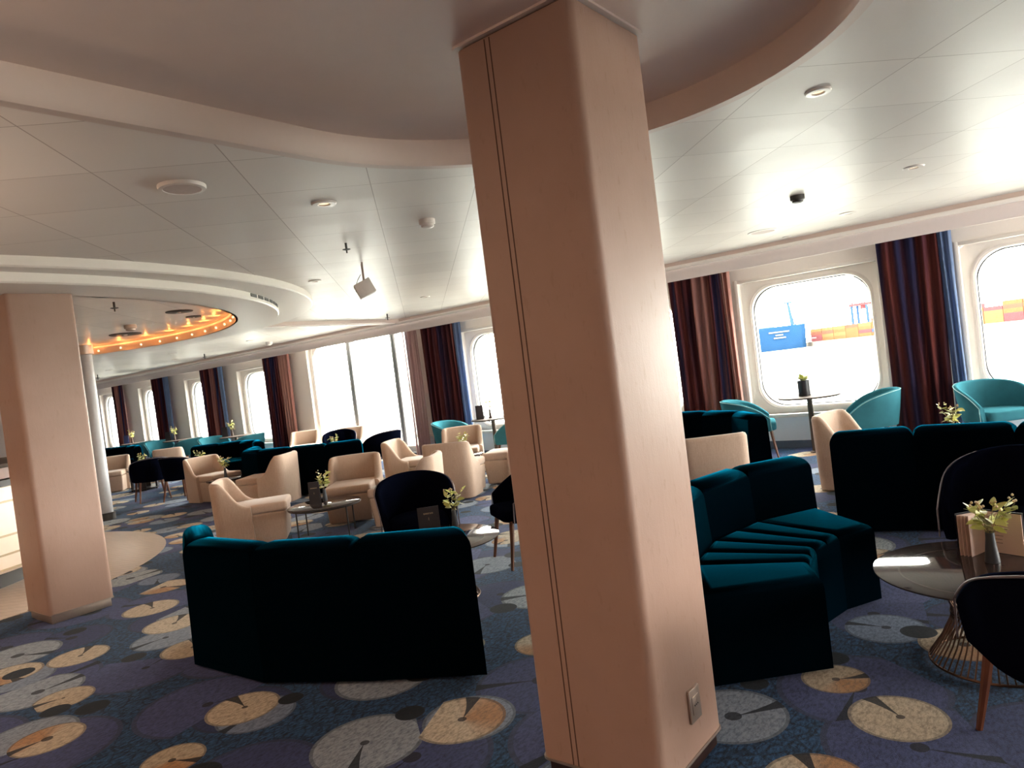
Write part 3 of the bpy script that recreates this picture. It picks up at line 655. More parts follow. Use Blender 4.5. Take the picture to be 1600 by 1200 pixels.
def tub_chair(name, mat, pipe, legm, label, loc, rot, group=None, seat_h=0.47, hw=0.295, pw=3.0, flare=0.055):
    t = thing(name, label, 'chair', loc, rot, group)
    P = upath(0.20, hw, 0.31); n = len(P); zt = []
    for i in range(n):
        s_ = 1 - abs(i - (n - 1) / 2) / ((n - 1) / 2)
        zt.append(0.53 + 0.245 * (1 - (1 - s_) ** pw))
    sh = shell(P, 0.05, 0.36, zt, flare=flare); sh.build('shell', mat, t, angle=60)
    rim = []
    for i in range(n):
        p = Vector(P[i]); d = Vector(P[min(i + 1, n - 1)]) - Vector(P[max(i - 1, 0)]); d.normalize(); o = Vector((d.y, -d.x)); k = zt[i] - 0.36
        q = p + o * (0.026 + flare * min(1, k / 0.36)); rim.append((q.x, q.y, zt[i] - 0.012))
    rim = [(rim[0][0] + 0.008, rim[0][1], 0.37)] + rim + [(rim[-1][0] + 0.008, rim[-1][1], 0.37)]
    MB().tube(rim, 0.0045, 6).build('piping', pipe, t)
    sw = hw - 0.02; sp = [(0.27, -sw + 0.055), (0.24, -sw + 0.01), (0.0, -sw)] + [(-0.285 * sin(pi * k / 14), -sw * cos(pi * k / 14)) for k in range(1, 14)] + [(0.0, sw), (0.24, sw - 0.01), (0.27, sw - 0.055)]
    MB().prism(sp, 0.36, seat_h).build('seat_cushion', mat, t, bevel=0.03, seg=3, angle=60)
    for sx, sy in ((1, 1), (1, -1), (-1, 1), (-1, -1)):
        MB().tube([(0.20 * sx, 0.20 * sy, 0.365), (0.225 * sx, 0.225 * sy, 0.18), (0.255 * sx, 0.25 * sy, 0.0)], 0.021, 8, 0.012).build('leg', legm, t)
    add_kids(t); return t
def slipper_chair(label, loc, rot, group='oatmeal slipper chairs'):
    t = thing('slipper_chair', label, 'chair', loc, rot, group)
    fp = [(0.36, -0.27), (0.36, 0.27), (-0.22, 0.28), (-0.22, -0.28)]; bt = [(0.33, -0.25), (0.33, 0.25), (-0.22, 0.27), (-0.22, -0.27)]
    MB().prism(bt, 0.015, 0.335, fp).build('base', 'beige', t, bevel=0.022, seg=3)
    sp = [(0.375, -0.275), (0.375, 0.275), (-0.24, 0.265), (-0.24, -0.265)]
    MB().prism(sp, 0.335, 0.435).build('seat_cushion', 'beige', t, bevel=0.03, seg=3)
    pts = []
    hw = 0.285
    side = [(0.02 - 0.275 * k / 7, -hw) for k in range(7)]
    cor = [(-0.255 - 0.085 * sin(R(90 * k / 7)), -hw + 0.085 * (1 - cos(R(90 * k / 7)))) for k in range(8)]
    back = [(-0.34 - 0.012 * (1 - (y / 0.2) ** 2), y) for y in (-0.15, -0.10, -0.05, 0.0, 0.05, 0.10, 0.15)]
    half = side + cor
    P = half + back + [(x, -y) for x, y in reversed(half)]
    P = P[::-1]; n = len(P); zt = []
    HP = [(0.03, 0.43), (-0.04, 0.44), (-0.10, 0.485), (-0.145, 0.55), (-0.19, 0.63), (-0.23, 0.69), (-0.265, 0.72), (-0.40, 0.73)]
    for i in range(n):
        x = P[i][0]
        for (xa, ha), (xb, hb) in zip(HP, HP[1:]):
            if xb <= x <= xa: zt.append(ha + (hb - ha) * (xa - x) / (xa - xb)); break
        else: zt.append(0.73)
    shell(P, 0.07, 0.015, zt, lean=0.03).build('backrest', 'beige', t, angle=60)
    add_kids(t); return t
def sofa_poly(label, pts, depth=0.78, bt=0.25, h=0.765, seats=None, er=(11, 11), group='curved teal sofas'):
    """banquette given by its outer (back) corner points, seat on the left of the walking direction"""
    P = [Vector(p) for p in pts]; n = len(P); c = sum(P, Vector((0, 0))) / n
    t = thing('curved_sofa', label, 'sofa', (c.x, c.y, 0), 0, group); P = [p - c for p in P]
    N = []
    for i in range(n):
        ds = []
        if i > 0: ds.append((P[i] - P[i - 1]).normalized())
        if i < n - 1: ds.append((P[i + 1] - P[i]).normalized())
        m = sum((Vector((-d.y, d.x)) for d in ds), Vector((0, 0))).normalized()
        k = 1 / max(0.6, m.dot(Vector((-ds[0].y, ds[0].x)))); N.append(m * k)
    N[0] = Matrix.Rotation(-R(er[0]), 2) @ N[0]; N[-1] = Matrix.Rotation(R(er[1]), 2) @ N[-1]
    for i in range(n - 1):
        a, b, na, nb = P[i], P[i + 1], N[i], N[i + 1]; g = (b - a).normalized() * -0.002
        f = [tuple(a + g), tuple(b - g), tuple(b + nb * bt - g), tuple(a + na * bt + g)]
        top = [tuple(a + na * 0.015 + g), tuple(b + nb * 0.015 - g), tuple(b + nb * (bt - 0.05) - g), tuple(a + na * (bt - 0.05) + g)]
        MB().prism(f, 0.02, h, top).build('back_cushion', 'teal', t, bevel=0.085, seg=6, angle=60, topz=h - 0.01)
        ns = (seats or [1] * (n - 1))[i]
        for j in range(ns):
            u, v = j / ns, (j + 1) / ns; au, av = a.lerp(b, u), a.lerp(b, v); mu, mv = na.lerp(nb, u), na.lerp(nb, v)
            q = [tuple(au + mu * (bt - 0.03) + g), tuple(av + mv * (bt - 0.03) - g), tuple(av + mv * depth - g), tuple(au + mu * depth + g)]
            MB().prism(q, 0.02, 0.445).build('seat_cushion', 'teal', t, bevel=0.055, seg=5, angle=60, topz=0.44)
    return t
def arc_pts(c, a0, n, step, ro=1.50):
    """corner points along an arc, walked so that the centre lies on the left"""
    return [(c[0] + ro * cos(R(a0 + k * step)), c[1] + ro * sin(R(a0 + k * step))) for k in range(n + 1)]
def ped_table(label, x, y, r=0.38, group='window pedestal tables', topm='tabletop'):
    t = thing('pedestal_table', label, 'table', (x, y, 0), 0, group)
    MB().lathe([(r - 0.02, 0.708), (r, 0.716), (r, 0.726), (r - 0.006, 0.731)], 48).build('tabletop', topm, t)
    MB().lathe([(0.034, 0.012), (0.034, 0.708)], 20).build('pole', 'polebrown', t); MB().lathe([(0.06, 0.0), (0.06, 0.012), (0.034, 0.02)], 20).build('foot', 'polebrown', t)
    add_kids(t); return t
def wire_table(label, x, y, r=0.47, z=0.42):
    t = thing('wire_table', label, 'table', (x, y, 0)); k_ = r / 0.47
    MB().lathe([(r - 0.01, z - 0.012), (r, z - 0.008), (r, z - 0.002), (r - 0.005, z)], 64).build('glass_top', 'smoked', t)
    prof = [(0.27, 0.012), (0.21, 0.10), (0.165, 0.19), (0.16, 0.25), (0.19, 0.32), (0.27, 0.375), (0.36, z - 0.014)]
    rod = MB().tube([(a * k_, 0, b) for a, b in prof], 0.0035, 6).mesh('wire_rod', 'bronze')
    N = 56
    for k in range(N):
        o = link('wire_rod', rod, t); o.rotation_euler = (0, 0, 2 * pi * k / N)
    for rr, zz in ((0.27, 0.010), (0.36, z - 0.016), (0.162, 0.22)):
        MB().tube([(rr * k_ * cos(2 * pi * k / 48), rr * k_ * sin(2 * pi * k / 48), zz) for k in range(48)], 0.006, 6, closed=True).build('wire_ring', 'bronze', t)
    return t
def panel_table(label, x, y, rot, r=0.33, z=0.40):
    t = thing('low_table', label, 'table', (x, y, 0), rot)
    MB().lathe([(r - 0.01, z - 0.025), (r, z - 0.018), (r, z - 0.004), (r - 0.006, z)], 40).build('tabletop', 'smoked', t)
    for a in (45, 135, 225, 315):
        c_, s_ = cos(R(a)), sin(R(a)); q = Vector((c_, s_)) * (r - 0.07); n_ = Vector((-s_, c_)) * 0.07; w_ = Vector((c_, s_)) * 0.014
        MB().prism([tuple(q + n_ + w_), tuple(q - n_ + w_), tuple(q - n_ - w_), tuple(q + n_ - w_)], 0, z - 0.025).build('leg', 'black', t, smooth=False)
    MB().lathe([(r - 0.03, 0.03), (r - 0.03, 0.045)], 32).build('lower_shelf', 'black', t); return t
# leaves / vases / menus
def leaf_mesh(L, Wd, mat):
    n = 8; vs = []; fs = []
    for i in range(n + 1):
        u = i / n; w = Wd * (sin(pi * min(1, u ** 0.8)) ** 0.75) if 0 < u < 1 else 0.0006; b = 0.18 * L * u * u
        vs += [(u * L, -w, -b + 0.10 * w), (u * L, 0, -b), (u * L, w, -b + 0.10 * w), (u * L, w, -b + 0.10 * w - 0.0008), (u * L, 0, -b - 0.0008), (u * L, -w, -b + 0.1 * w - 0.0008)]
    m = 6
    for i in range(n):
        for j in range(m): fs.append((i * m + j, i * m + (j + 1) % m, (i + 1) * m + (j + 1) % m, (i + 1) * m + j))
    fs += [tuple(range(m)), tuple(n * m + j for j in range(m - 1, -1, -1))]
    return MB().add(vs, fs).mesh('leaf', mat, angle=70)
LEAF = [leaf_mesh(0.055, 0.016, 'leaf'), leaf_mesh(0.045, 0.014, 'leaf2'), leaf_mesh(0.065, 0.013, 'leaf')]
BUD = MB().lathe([(0.001, -0.006), (0.005, -0.003), (0.006, 0.001), (0.003, 0.006)], 8).mesh('bud', 'bud')
def sprig(label, loc, h=0.2, stems=5, spread=0.55, seed=1, per=5, scale=1.0, group='eucalyptus sprigs'):
    rs = random.Random(seed); t = thing('eucalyptus_sprig', label, 'plant', loc, 0, group); t.scale = (scale,) * 3
    for k in range(stems):
        a = 2 * pi * k / stems + rs.uniform(-0.4, 0.4); sp = spread * rs.uniform(0.35, 1.0); H_ = h * rs.uniform(0.65, 1.0)
        pts = [Vector((sp * H_ * u ** 1.5 * cos(a), sp * H_ * u ** 1.5 * sin(a), -0.05 + (H_ + 0.05) * (u - 0.12 * sp * u * u))) for u in (0, 0.25, 0.5, 0.75, 1)]
        MB().tube(pts, 0.0022, 5, 0.0012).build('stem', 'stem', t)
        for j in range(per):
            u = 0.40 + 0.62 * j / per; f = min(3.999, u * 4); i = int(f); p = pts[i].lerp(pts[i + 1], f - i)
            o = link('leaf', rs.choice(LEAF), t); o.location = p; s_ = rs.uniform(0.75, 1.25); o.scale = (s_,) * 3
            o.rotation_euler = (rs.uniform(-0.9, 0.9), rs.uniform(-0.9, 0.3), a + rs.uniform(-1.6, 1.6))
        for j in range(2):
            o = link('bud', BUD, t); o.location = pts[-1] + Vector((rs.uniform(-0.012, 0.012), rs.uniform(-0.012, 0.012), rs.uniform(-0.005, 0.015)))
    add_kids(t); return t
def vase(label, loc, h=0.13, r=0.028, mat='vase', group='small tapered vases'):
    t = MB().lathe([(r, 0), (r * 1.02, 0.004), (r * 0.62, h * 0.8), (r * 0.60, h), (r * 0.5, h), (r * 0.5, 0.012)], 20).build('vase', mat); t.location = loc
    return tag(t, label, 'vase', group)
def text_obj(body, size, mat, parent, mtx, name='lettering'):
    c = bpy.data.curves.new(name, 'FONT'); c.body = body; c.size = size; c.align_x = 'CENTER'; c.align_y = 'CENTER'; c.extrude = 0.0003
    tmp = bpy.data.objects.new(name, c); COL.objects.link(tmp); bpy.context.view_layer.update()
    me = bpy.data.meshes.new_from_object(tmp.evaluated_get(bpy.context.evaluated_depsgraph_get())); bpy.data.objects.remove(tmp); bpy.data.curves.remove(c)
    me.name = name; me.materials.clear(); me.materials.append(MT[mat]); o = link(name, me, parent); o.matrix_basis = mtx; return o
def closed_menu(label, loc, rot, w=0.11, h=0.17, mat='menu', text=True, group='standing menu cards'):
    """tent-fold menu standing on the table; front cover faces +X of the thing"""
    t = thing('menu_card', label, 'menu', loc, rot, group); e = 0.03
    MB().add([(e, -w / 2, 0), (e, w / 2, 0), (0.004, w / 2, h), (0.004, -w / 2, h), (e - 0.004, -w / 2, 0), (e - 0.004, w / 2, 0), (0.0, w / 2, h), (0.0, -w / 2, h)],
             [(0, 1, 2, 3), (7, 6, 5, 4), (0, 4, 5, 1), (1, 5, 6, 2), (2, 6, 7, 3), (3, 7, 4, 0)]).build('front_cover', mat, t, smooth=False)
    MB().add([(-e, -w / 2, 0), (-e, w / 2, 0), (-0.004, w / 2, h), (-0.004, -w / 2, h), (-e + 0.004, -w / 2, 0), (-e + 0.004, w / 2, 0), (0.0, w / 2, h), (0.0, -w / 2, h)],
             [(3, 2, 1, 0), (4, 5, 6, 7), (1, 5, 4, 0), (2, 6, 5, 1), (3, 7, 6, 2), (0, 4, 7, 3)]).build('back_cover', mat, t, smooth=False)
    if text:
        tl = math.atan2(0.026, h)
        M_ = Matrix.Translation((0.0125, 0, h * 0.72)) @ Matrix.Rotation(-tl, 4, 'Y') @ Matrix(((0, 0, 1, 0), (1, 0, 0, 0), (0, 1, 0, 0), (0, 0, 0, 1)))
        text_obj("BARISTA'S", 0.016, 'gold', t, Matrix.Translation((0.0012, 0, 0)) @ M_)
        M2 = Matrix.Translation((0.0185, 0, h * 0.5)) @ Matrix.Rotation(-tl, 4, 'Y') @ Matrix(((0, 0, 1, 0), (1, 0, 0, 0), (0, 1, 0, 0), (0, 0, 0, 1)))
        text_obj("|", 0.022, 'gold', t, M2, 'emblem')
    add_kids(t); return t

# ------------------------------------------------------------------ sofas
D = 180 / pi
sofa_poly('large dark teal curved sofa with its back turned, left of the foreground column', [(-4.86, 2.30), (-4.30, 2.02), (-3.61, 2.05), (-3.06, 2.30), (-2.49, 2.62)], seats=[1, 2, 2, 1], er=(11, 20))
sofa_poly('teal curved sofa showing its folded seat, right beside the foreground column', arc_pts((-0.46, 3.79), 137, 4, 21.2), seats=[1, 2, 2, 1])
sofa_poly('long teal sofa with its back turned behind the wire table at right', [(-1.54, 5.62), (-1.01, 5.80), (-0.41, 5.82), (0.18, 5.74), (0.70, 5.98)], er=(8, 11))
sofa_poly('teal curved sofa half hidden by the foreground column, below the right window', arc_pts((-3.92, 6.68), 28, 4, 23))
sofa_poly('dark teal curved sofa behind the beige slipper chairs in the middle of the room', [(-11.25, 6.72), (-10.82, 6.26), (-10.26, 6.20), (-9.64, 6.34), (-9.05, 6.60), (-8.58, 6.94)])
sofa_poly('teal curved sofa open toward the pair of navy chairs, left of the middle sofa', arc_pts((-13.25, 6.5), 50, 4, 24))
sofa_poly('farthest teal curved sofa seen beside the grey post at left', arc_pts((-19.6, 7.0), 52, 4, 24))

# ------------------------------------------------------------------ slipper chairs
def corner_loc(px, lx, ly, rot):
    c_, s_ = cos(rot), sin(rot); return (px[0] - (lx * c_ - ly * s_), px[1] - (lx * s_ + ly * c_), 0)
SL = [
 ((-6.82, 4.37), 0.34, -0.26, 51, 'beige slipper chair seen side-on just behind the large dark sofa at left'),
 ((-9.04, 5.81), -0.36, 0.30, 210, 'beige slipper chair with its side turned, standing by the dark low table'),
 ((-10.92, 5.78), 0.33, -0.26, 5, 'beige slipper chair behind the vase on the dark low table'),
 ((-6.92, 4.98), 0.34, -0.26, -50, 'beige slipper chair facing out behind the glass topped side table'),
 ((-7.62, 7.08), 0, 0, 27, 'beige slipper chair seen side-on below the mauve sheer curtain'),
 ((-6.12, 4.98), 0.34, 0.26, 212, 'beige slipper chair mostly hidden behind the navy chair by the front sofa'),
 ((-6.05, 6.47), -0.37, -0.28, 112, 'beige slipper chair with its tall plain back turned, left of the foreground column'),
 ((-6.45, 7.27), 0.34, 0.26, 205, 'beige slipper chair cut off by the left edge of the foreground column'),
 ((-7.62, 8.10), 0, 0, -52, 'beige slipper chair facing the room below the window with the aqua chair'),
 ((-13.55, 9.35), 0, 0, -50, 'beige slipper chair at the left end of the three-pane window'),
 ((-12.15, 9.45), 0, 0, -60, 'beige slipper chair in front of the mullion of the three-pane window'),
 ((-16.25, 7.75), 0, 0, 140, 'beige slipper chair behind the left navy chair, back turned'),
 ((-16.2, 6.42), 0, 0, -35, 'beige slipper chair beside the grey post, partly hidden'),
 ((-2.50, 6.22), -0.34, -0.2, 128, 'beige slipper chair with its back turned right beside the foreground column'),
 ((-2.03, 7.45), -0.33, 0.0, -8, 'beige slipper chair between the two right-hand sofas, below the window table'),
]
base_sl = None
for px, lx, ly, deg, lab in SL:
    loc = corner_loc(px, lx, ly, R(deg))
    if base_sl is None: base_sl = slipper_chair(lab, loc, R(deg))
    else: dup(base_sl, loc, R(deg), lab)
# ------------------------------------------------------------------ navy tub chairs
nv = tub_chair('tub_chair', 'navy', 'navy_pipe', 'midwood', 'navy tub chair facing out behind the front left sofa', (-4.33, 3.98, 0), R(-38), 'navy tub chairs', 0.45, 0.255, 2.3, 0.05)
for loc, deg, lab in [((-3.62, 4.52, 0), 236, 'navy tub chair cut off by the left edge of the foreground column'),
    ((-0.35, 4.49, 0), -98, 'navy tub chair facing out behind the wire table at right'),
    ((-0.08, 2.92, 0), 117, 'navy tub chair in the right foreground with its back turned'),
    ((-9.38, 8.02, 0), 172, 'navy tub chair seen side-on in front of the three-pane window'),
    ((-11.2, 8.55, 0), -40, 'navy tub chair whose rim shows above the middle sofa'),
    ((-13.1, 5.82, 0), 165, 'left one of the pair of navy tub chairs near the grey post'),
    ((-12.3, 6.02, 0), 112, 'right one of the pair of navy tub chairs near the grey post')]:
    dup(nv, loc, R(deg), lab)
# ------------------------------------------------------------------ aqua tub chairs along the windows
aq = tub_chair('window_chair', 'aqua', 'aqua_pipe', 'midwood', 'aqua tub chair left of the window table with the black pot', (-3.42, 9.18, 0), R(20), 'aqua window chairs')
for loc, deg, lab in [((-2.06, 9.14, 0), 195, 'aqua tub chair right of the window table with the black pot'),
    ((-0.78, 9.22, 0), -48, 'aqua tub chair in front of the rightmost curtain'),
    ((-8.62, 9.02, 0), 8, 'aqua tub chair below the violet curtain left of the foreground column'),
    ((-7.25, 9.0, 0), 190, 'aqua tub chair cut off by the left edge of the foreground column'),
    ((-15.45, 9.2, 0), 190, 'first aqua chair of the far window row, nearest to the three-pane window'),
    ((-17.0, 9.2, 0), -10, 'second aqua chair of the far window row'),
    ((-18.35, 9.2, 0), 190, 'third aqua chair of the far window row, with a dull shaded back'),
    ((-19.9, 9.2, 0), -10, 'fourth aqua chair of the far window row, beside the beige chair back'),
    ((-21.0, 9.2, 0), 190, 'fifth aqua chair of the far window row, above the farthest sofa')]:
    dup(aq, loc, R(deg), lab)
# ------------------------------------------------------------------ tables
pt_ = ped_table('round pedestal table with a black pot below the right window', -2.78, 9.49)
for x, y, lab in [(0.05, 9.45, 'round pedestal table entering at the right edge of the photo'), (-8.05, 9.42, 'round pedestal table with a dark menu left of the foreground column'),
    (-16.35, 9.42, 'far window table nearest to the three-pane window'), (-19.3, 9.42, 'second far window table'), (-21.9, 9.42, 'farthest window table near the grey post')]:
    dup(pt_, (x, y, 0), 0, lab)
wire_table('smoked glass table on a flared bronze wire base in the right foreground', -0.41, 3.67, 0.45)
wire_table('smoked glass wire table mostly hidden behind the front left sofa', -3.64, 3.50, 0.44)
wire_table('smoked glass table hidden behind the long right sofa with a sprig on it', -0.88, 7.42, 0.40, 0.42)
g = thing('side_table', 'glass topped side table on thin black legs in the middle of the room', 'table', (-6.42, 4.60, 0), R(60))
MB().lathe([(0.37, 0.350), (0.38, 0.354), (0.38, 0.364), (0.374, 0.368)], 48).build('glass_top', 'smoked', g)
MB().tube([(0.375 * cos(2 * pi * k / 48), 0.375 * sin(2 * pi * k / 48), 0.346) for k in range(48)], 0.008, 6, closed=True).build('rim_ring', 'black', g)
for a in (0, 90, 180, 270): MB().tube([(0.36 * cos(R(a + 30)), 0.36 * sin(R(a + 30)), 0.0), (0.36 * cos(R(a + 30)), 0.36 * sin(R(a + 30)), 0.35)], 0.008, 8).build('leg', 'black', g)
panel_table('dark low table with panel legs and a vase, left of the middle beige chairs', -10.48, 5.78, R(20), 0.29, 0.40)
panel_table('dark low table behind the pair of navy chairs', -13.0, 6.72, R(30), 0.28, 0.42)
panel_table('dark low table near the grey post with a pale top', -15.2, 6.62, R(10), 0.30, 0.43)
panel_table('low table in front of the tall plain beige chair back', -7.05, 7.52, R(10), 0.27, 0.40)
panel_table('low table behind the middle sofa with a sprig', -10.25, 7.72, R(10), 0.30, 0.45)

# ------------------------------------------------------------------ table-top items
# right foreground table: open menu, vase, sprig, white card
mo = thing('open_menu', 'open standing menu with pink pages on the wire table at right', 'menu', (-0.40, 3.90, 0.421), R(-88))
def page(nm, mat, y0, x0, y1, x1, off, h=0.19, th=0.003):
    d = Vector((x1 - x0, y1 - y0)).normalized(); n_ = Vector((-d.y, d.x)) * -1; a_ = Vector((x0, y0)) + n_ * off; b_ = Vector((x1, y1)) + n_ * off
    return MB().prism([tuple(a_), tuple(b_), tuple(b_ - n_ * th), tuple(a_ - n_ * th)], 0, h).build(nm, mat, mo, smooth=False)
page('cover', 'menu', -0.13, 0.06, -0.035, -0.04, -0.006, 0.195, 0.003); page('cover', 'menu', -0.035, -0.04, 0.12, 0.03, -0.006, 0.195, 0.003)
for k in range(4): page('page', 'page', -0.128 + 0.014 * k, 0.066 + 0.004 * k, -0.035, -0.036, 0.002 + 0.001 * k)
pg = page('page', 'page', -0.033, -0.036, 0.118, 0.032, 0.002)
for k in range(8):
    o = MB().box(0.0, random.uniform(0.05, 0.085), -0.0004, 0.0004, 0, 0.003).build('print_line', 'ink', mo, smooth=False)
    o.location = (-0.0254, -0.0159, 0.165 - 0.017 * k); o.rotation_euler = (0, 0, math.atan2(0.151, 0.068))
vase('slate tapered vase in front of the open menu on the right wire table', (-0.395, 3.76, 0.421), 0.135, 0.03)
sprig('leafy eucalyptus sprig in the slate vase on the right wire table', (-0.395, 3.76, 0.546), 0.17, 9, 0.80, 5, 6, 1.0)
wc = MB().box(-0.05, 0.05, -0.035, 0.035, 0, 0.004).box(-0.05, 0.05, -0.035, 0.035, 0.008, 0.011).box(-0.05, -0.046, -0.035, 0.035, 0, 0.011).build('folded_card', 'paper', smooth=False)
wc.location = (-0.15, 3.62, 0.421); wc.rotation_euler = (0, 0, R(30)); tag(wc, 'white folded card lying on the right wire table', 'card')
# front left table
closed_menu('dark menu peeking above the front left sofa in front of the navy chair', (-3.93, 3.72, 0.421), R(-45), 0.16, 0.17)
vase('dark vase behind the front left sofa holding a drooping sprig', (-3.80, 3.86, 0.421), 0.12, 0.026)
sprig('drooping eucalyptus sprig in front of the navy chair behind the front left sofa', (-3.80, 3.86, 0.53), 0.19, 6, 0.85, 11, 5)
# glass side table
closed_menu('dark menu standing on the glass topped side table', (-6.50, 4.55, 0.369), R(-50), 0.115, 0.235)
vase('vase behind the dark menu on the glass topped side table', (-6.52, 4.69, 0.369), 0.13, 0.026)
sprig('yellow-green sprig above the dark menu on the glass topped side table', (-6.52, 4.69, 0.49), 0.21, 6, 0.5, 21, 6)
# dark low table
vase('clear looking vase on the dark low table among the beige chairs', (-10.48, 5.78, 0.401), 0.16, 0.026)
sprig('yellow-green sprig on the dark low table among the beige chairs', (-10.48, 5.78, 0.55), 0.22, 7, 0.5, 31, 6)
more = [((-13.0, 6.72, 0.421), 'above the right navy chair of the pair'), ((-15.2, 6.62, 0.431), 'above the left navy chair of the pair'), ((-7.05, 7.52, 0.401), 'on the low table seen over the tall plain beige back'),
        ((-10.25, 7.72, 0.451), 'rising above the middle sofa before the three-pane window'), ((-0.98, 7.50, 0.421), 'peeking over the long sofa at right')]
v0 = vase('vase holding the sprig ' + more[0][1], more[0][0], 0.12, 0.026); s0 = sprig('green sprig ' + more[0][1], (more[0][0][0], more[0][0][1], more[0][0][2] + 0.11), 0.24, 7, 0.5, 41, 6)
for p, lab in more[1:]:
    v = v0.copy(); COL.objects.link(v); v.location = p; v['label'] = 'vase holding the sprig ' + lab
    dup(s0, (p[0], p[1], p[2] + 0.11), random.uniform(0, 6), 'green sprig ' + lab)
mb_ = closed_menu('dark menu lying low beside the sprig on the table behind the long right sofa', (-1.10, 7.34, 0.421), R(-60), 0.16, 0.10, text=False)
# window tables
pot = thing('potted_plant', 'small succulent in a black square-edged pot on the right window table', 'plant', (-2.83, 9.49, 0.732))
MB().lathe([(0.072, 0), (0.076, 0.004), (0.078, 0.20), (0.070, 0.20), (0.070, 0.18)], 28).build('pot', 'pot', pot)
rs = random.Random(3)
for k in range(16):
    o = link('leaf', LEAF[k % 3], pot); a = 2 * pi * k / 16 * 2.3; o.location = (0.02 * cos(a), 0.02 * sin(a), 0.195); o.scale = (2.0,) * 3; o.rotation_euler = (0, -rs.uniform(0.5, 1.35), a)
for i, (x, y, dx, lab, mt) in enumerate([(-8.15, 9.42, -0.10, 'on the window table left of the foreground column', 'menu'), (-16.55, 9.42, -0.12, 'on the far window table nearest to the three-pane window', 'menu'),
    (-19.5, 9.42, -0.12, 'on the second far window table', 'menu'), (-22.1, 9.42, -0.10, 'on the farthest window table near the grey post', 'menub')]):
    if i == 0: m0 = closed_menu('dark menu standing ' + lab, (x + dx, y - 0.1, 0.732), R(-55), 0.13, 0.24, text=False); w0 = vase('pale vase ' + lab, (x + 0.05, y, 0.732), 0.15, 0.028, 'tabletop', 'pale window table vases'); q0 = sprig('leafy sprig ' + lab, (x + 0.05, y, 0.87), 0.24, 7, 0.55, 51, 6)
    else:
        k = dup(m0, (x + dx, y - 0.1, 0.732), R(-50), ('blue menu standing ' if mt == 'menub' else 'dark menu standing ') + lab)
        v = w0.copy(); COL.objects.link(v); v.location = (x + 0.05, y, 0.732); v['label'] = 'pale vase ' + lab
        dup(q0, (x + 0.05, y, 0.87), i * 1.3, 'leafy sprig ' + lab)
        if mt == 'menub':
            for c in COL.objects:
                if c.parent == k and c.type == 'MESH': c.data = c.data.copy(); c.data.materials[0] = MT['menub']

# ------------------------------------------------------------------ harbour outside
sea_o = MB().add([(-6000, 14, -11), (6000, 14, -11), (6000, 8000, -11), (-6000, 8000, -11)], [(0, 1, 2, 3)]).build('sea', 'sea', smooth=False)
tag(sea_o, 'calm pale harbour water outside the windows', 'water', kind='stuff')
# quay edge line from ship to the right (points measured on the water line)
qa, qb = Vector((-185.0, 606.0)), Vector((60.0, 455.0)); qd = (qb - qa).normalized(); qn = Vector((-qd.y, qd.x))
if qn.y < 0: qn = -qn
def qp(s_, d_): return qa + qd * s_ + qn * d_
quay = MB().prism([tuple(qp(21, 0)), tuple(qp(420, 0)), tuple(qp(420, 160)), tuple(qp(2, 160)), tuple(qp(2, 10))], -11.5, -7.6).build('quay', 'concrete', smooth=False)
tag(quay, 'long pale concrete quay across the water', 'quay')
ang = math.atan2(qd.y, qd.x)
cont_me = {}
for nm in ('orange', 'amber', 'red', 'blue', 'rust'):
    mb = MB().box(0, 12.0, 0, 2.4, 0, 2.55)
    for k in range(24): mb.box(0.25 + k * 0.5, 0.5 + k * 0.5, -0.06, 0.0, 0.15, 2.4)
    cont_me[nm] = mb.mesh('shipping_container', 'c_' + nm, smooth=False)
rs = random.Random(5)
colname = {'orange': 'orange', 'amber': 'amber', 'red': 'red', 'blue': 'blue', 'rust': 'rust-red'}
for col in range(24):
    hcol = 4 + (1 if rs.random() < 0.4 else 0) + (1 if col > 7 and rs.random() < 0.5 else 0)
    for row in range(hcol):
        nm = rs.choices(['orange', 'amber', 'red', 'blue', 'rust'], [5, 5, 3 if col > 8 else 1.5, 0.5, 1.5])[0]
        o = link('shipping_container', cont_me[nm]); p = qp(7 + col * 12.35, 12); o.location = (p.x, p.y, -7.6 + row * 2.55); o.rotation_euler = (0, 0, ang)
        tag(o, '%s shipping container in the stacked wall of containers on the quay' % colname[nm], 'container', 'shipping containers on the quay, ' + colname[nm])
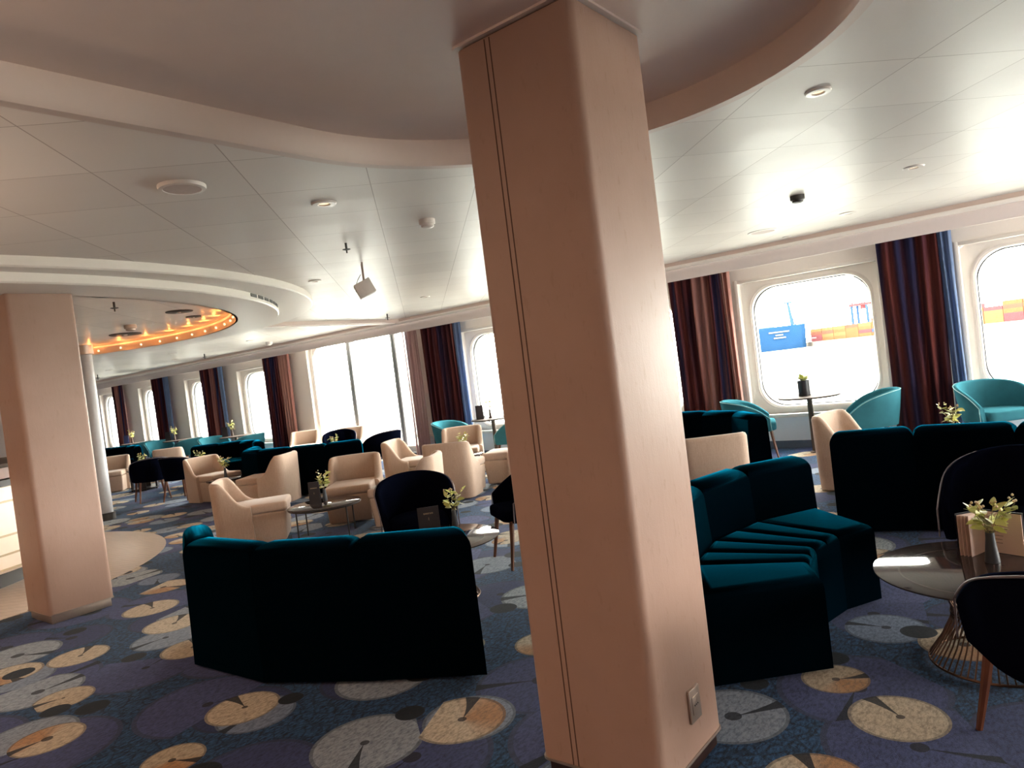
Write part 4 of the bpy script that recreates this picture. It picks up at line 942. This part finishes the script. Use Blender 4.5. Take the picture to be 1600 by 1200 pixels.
# blue cargo ship, stern toward us
sh = thing('cargo_ship', 'blue cargo ship moored at the quay in the left part of the right window', 'ship', (-199, 583, -11), math.atan2(54, 18) - R(38))
hp = [(-34, -9), (26, -9), (30, -6), (30, 9), (-34, 9)]
MB().prism([(x * 0.97, y * 0.9) for x, y in hp], -2, 19.0, hp).build('hull', 'hull', sh, bevel=0.8)
MB().box(-30, 6, -5, 5, 19.0, 20.2).build('deck_house', 'shipwhite', sh, smooth=False)
for k, (a, b, z) in enumerate(((0, 16, 14.0), (5, 11, 11.6), (3.5, 13, 9.4))): MB().box(a, b, -9.35, -9.05, z, z + 1.1).build('name_line', 'shipwhite', sh, smooth=False)
MB().tube([(20, -6, 19), (18.2, -6, 37)], 1.5, 8, 0.9).build('crane_mast', 'craneblue', sh); MB().tube([(22, -7, 13), (21, -7, 30)], 0.9, 8, 0.7).build('exhaust_pipe', 'shipwhite', sh)
MB().box(15.5, 21, -7, -5, 36.4, 37.6).build('crane_head', 'craneblue', sh, smooth=False)
MB().prism([(29, -9), (36, -9.4), (36, -7), (29, -6.5)], 6.2, 6.9).build('stern_ramp', 'shipwhite', sh, smooth=False)
# gantry cranes
def gantry(s_, d_, label, h=16, w=14):
    p = qp(s_, d_); t = thing('gantry_crane', label, 'crane', (p.x, p.y, -7.6), ang, 'yard gantry cranes')
    for x in (0, w):
        for y in (0, 6): MB().box(x, x + 1.6, y, y + 1.2, 0, h + 5).build('leg', 'craneblue', t, smooth=False)
    for y in (0, 6): MB().box(-1, w + 3, y, y + 1.2, h + 5, h + 6.8).build('beam', 'cranered', t, smooth=False)
    for k in range(7): MB().box(-0.5 + k * 2.4, 0.2 + k * 2.4, 0, 0.6, h + 6.8, h + 8.3).build('rail_post', 'cranered', t, smooth=False)
    MB().box(w * 0.6, w * 0.6 + 3, 1, 5, h + 2.2, h + 5).build('cab', 'cranered', t, smooth=False); return t
gantry(33, 30, 'blue legged gantry crane with a red beam, left of the two above the containers', 19, 15)
gantry(56, 34, 'blue legged gantry crane with a red beam, right of the two above the containers', 21, 10)
p = qp(-6, 48); lm = thing('light_mast', 'thin grey light mast standing behind the containers', 'mast', (p.x, p.y, -7.6))
MB().tube([(0, 0, 0), (0, 0, 46)], 0.35, 8, 0.2).build('pole', 'mastgrey', lm); MB().box(-2, 2, -0.6, 0.6, 45.5, 46.6).build('lamp_head', 'mastgrey', lm, smooth=False)
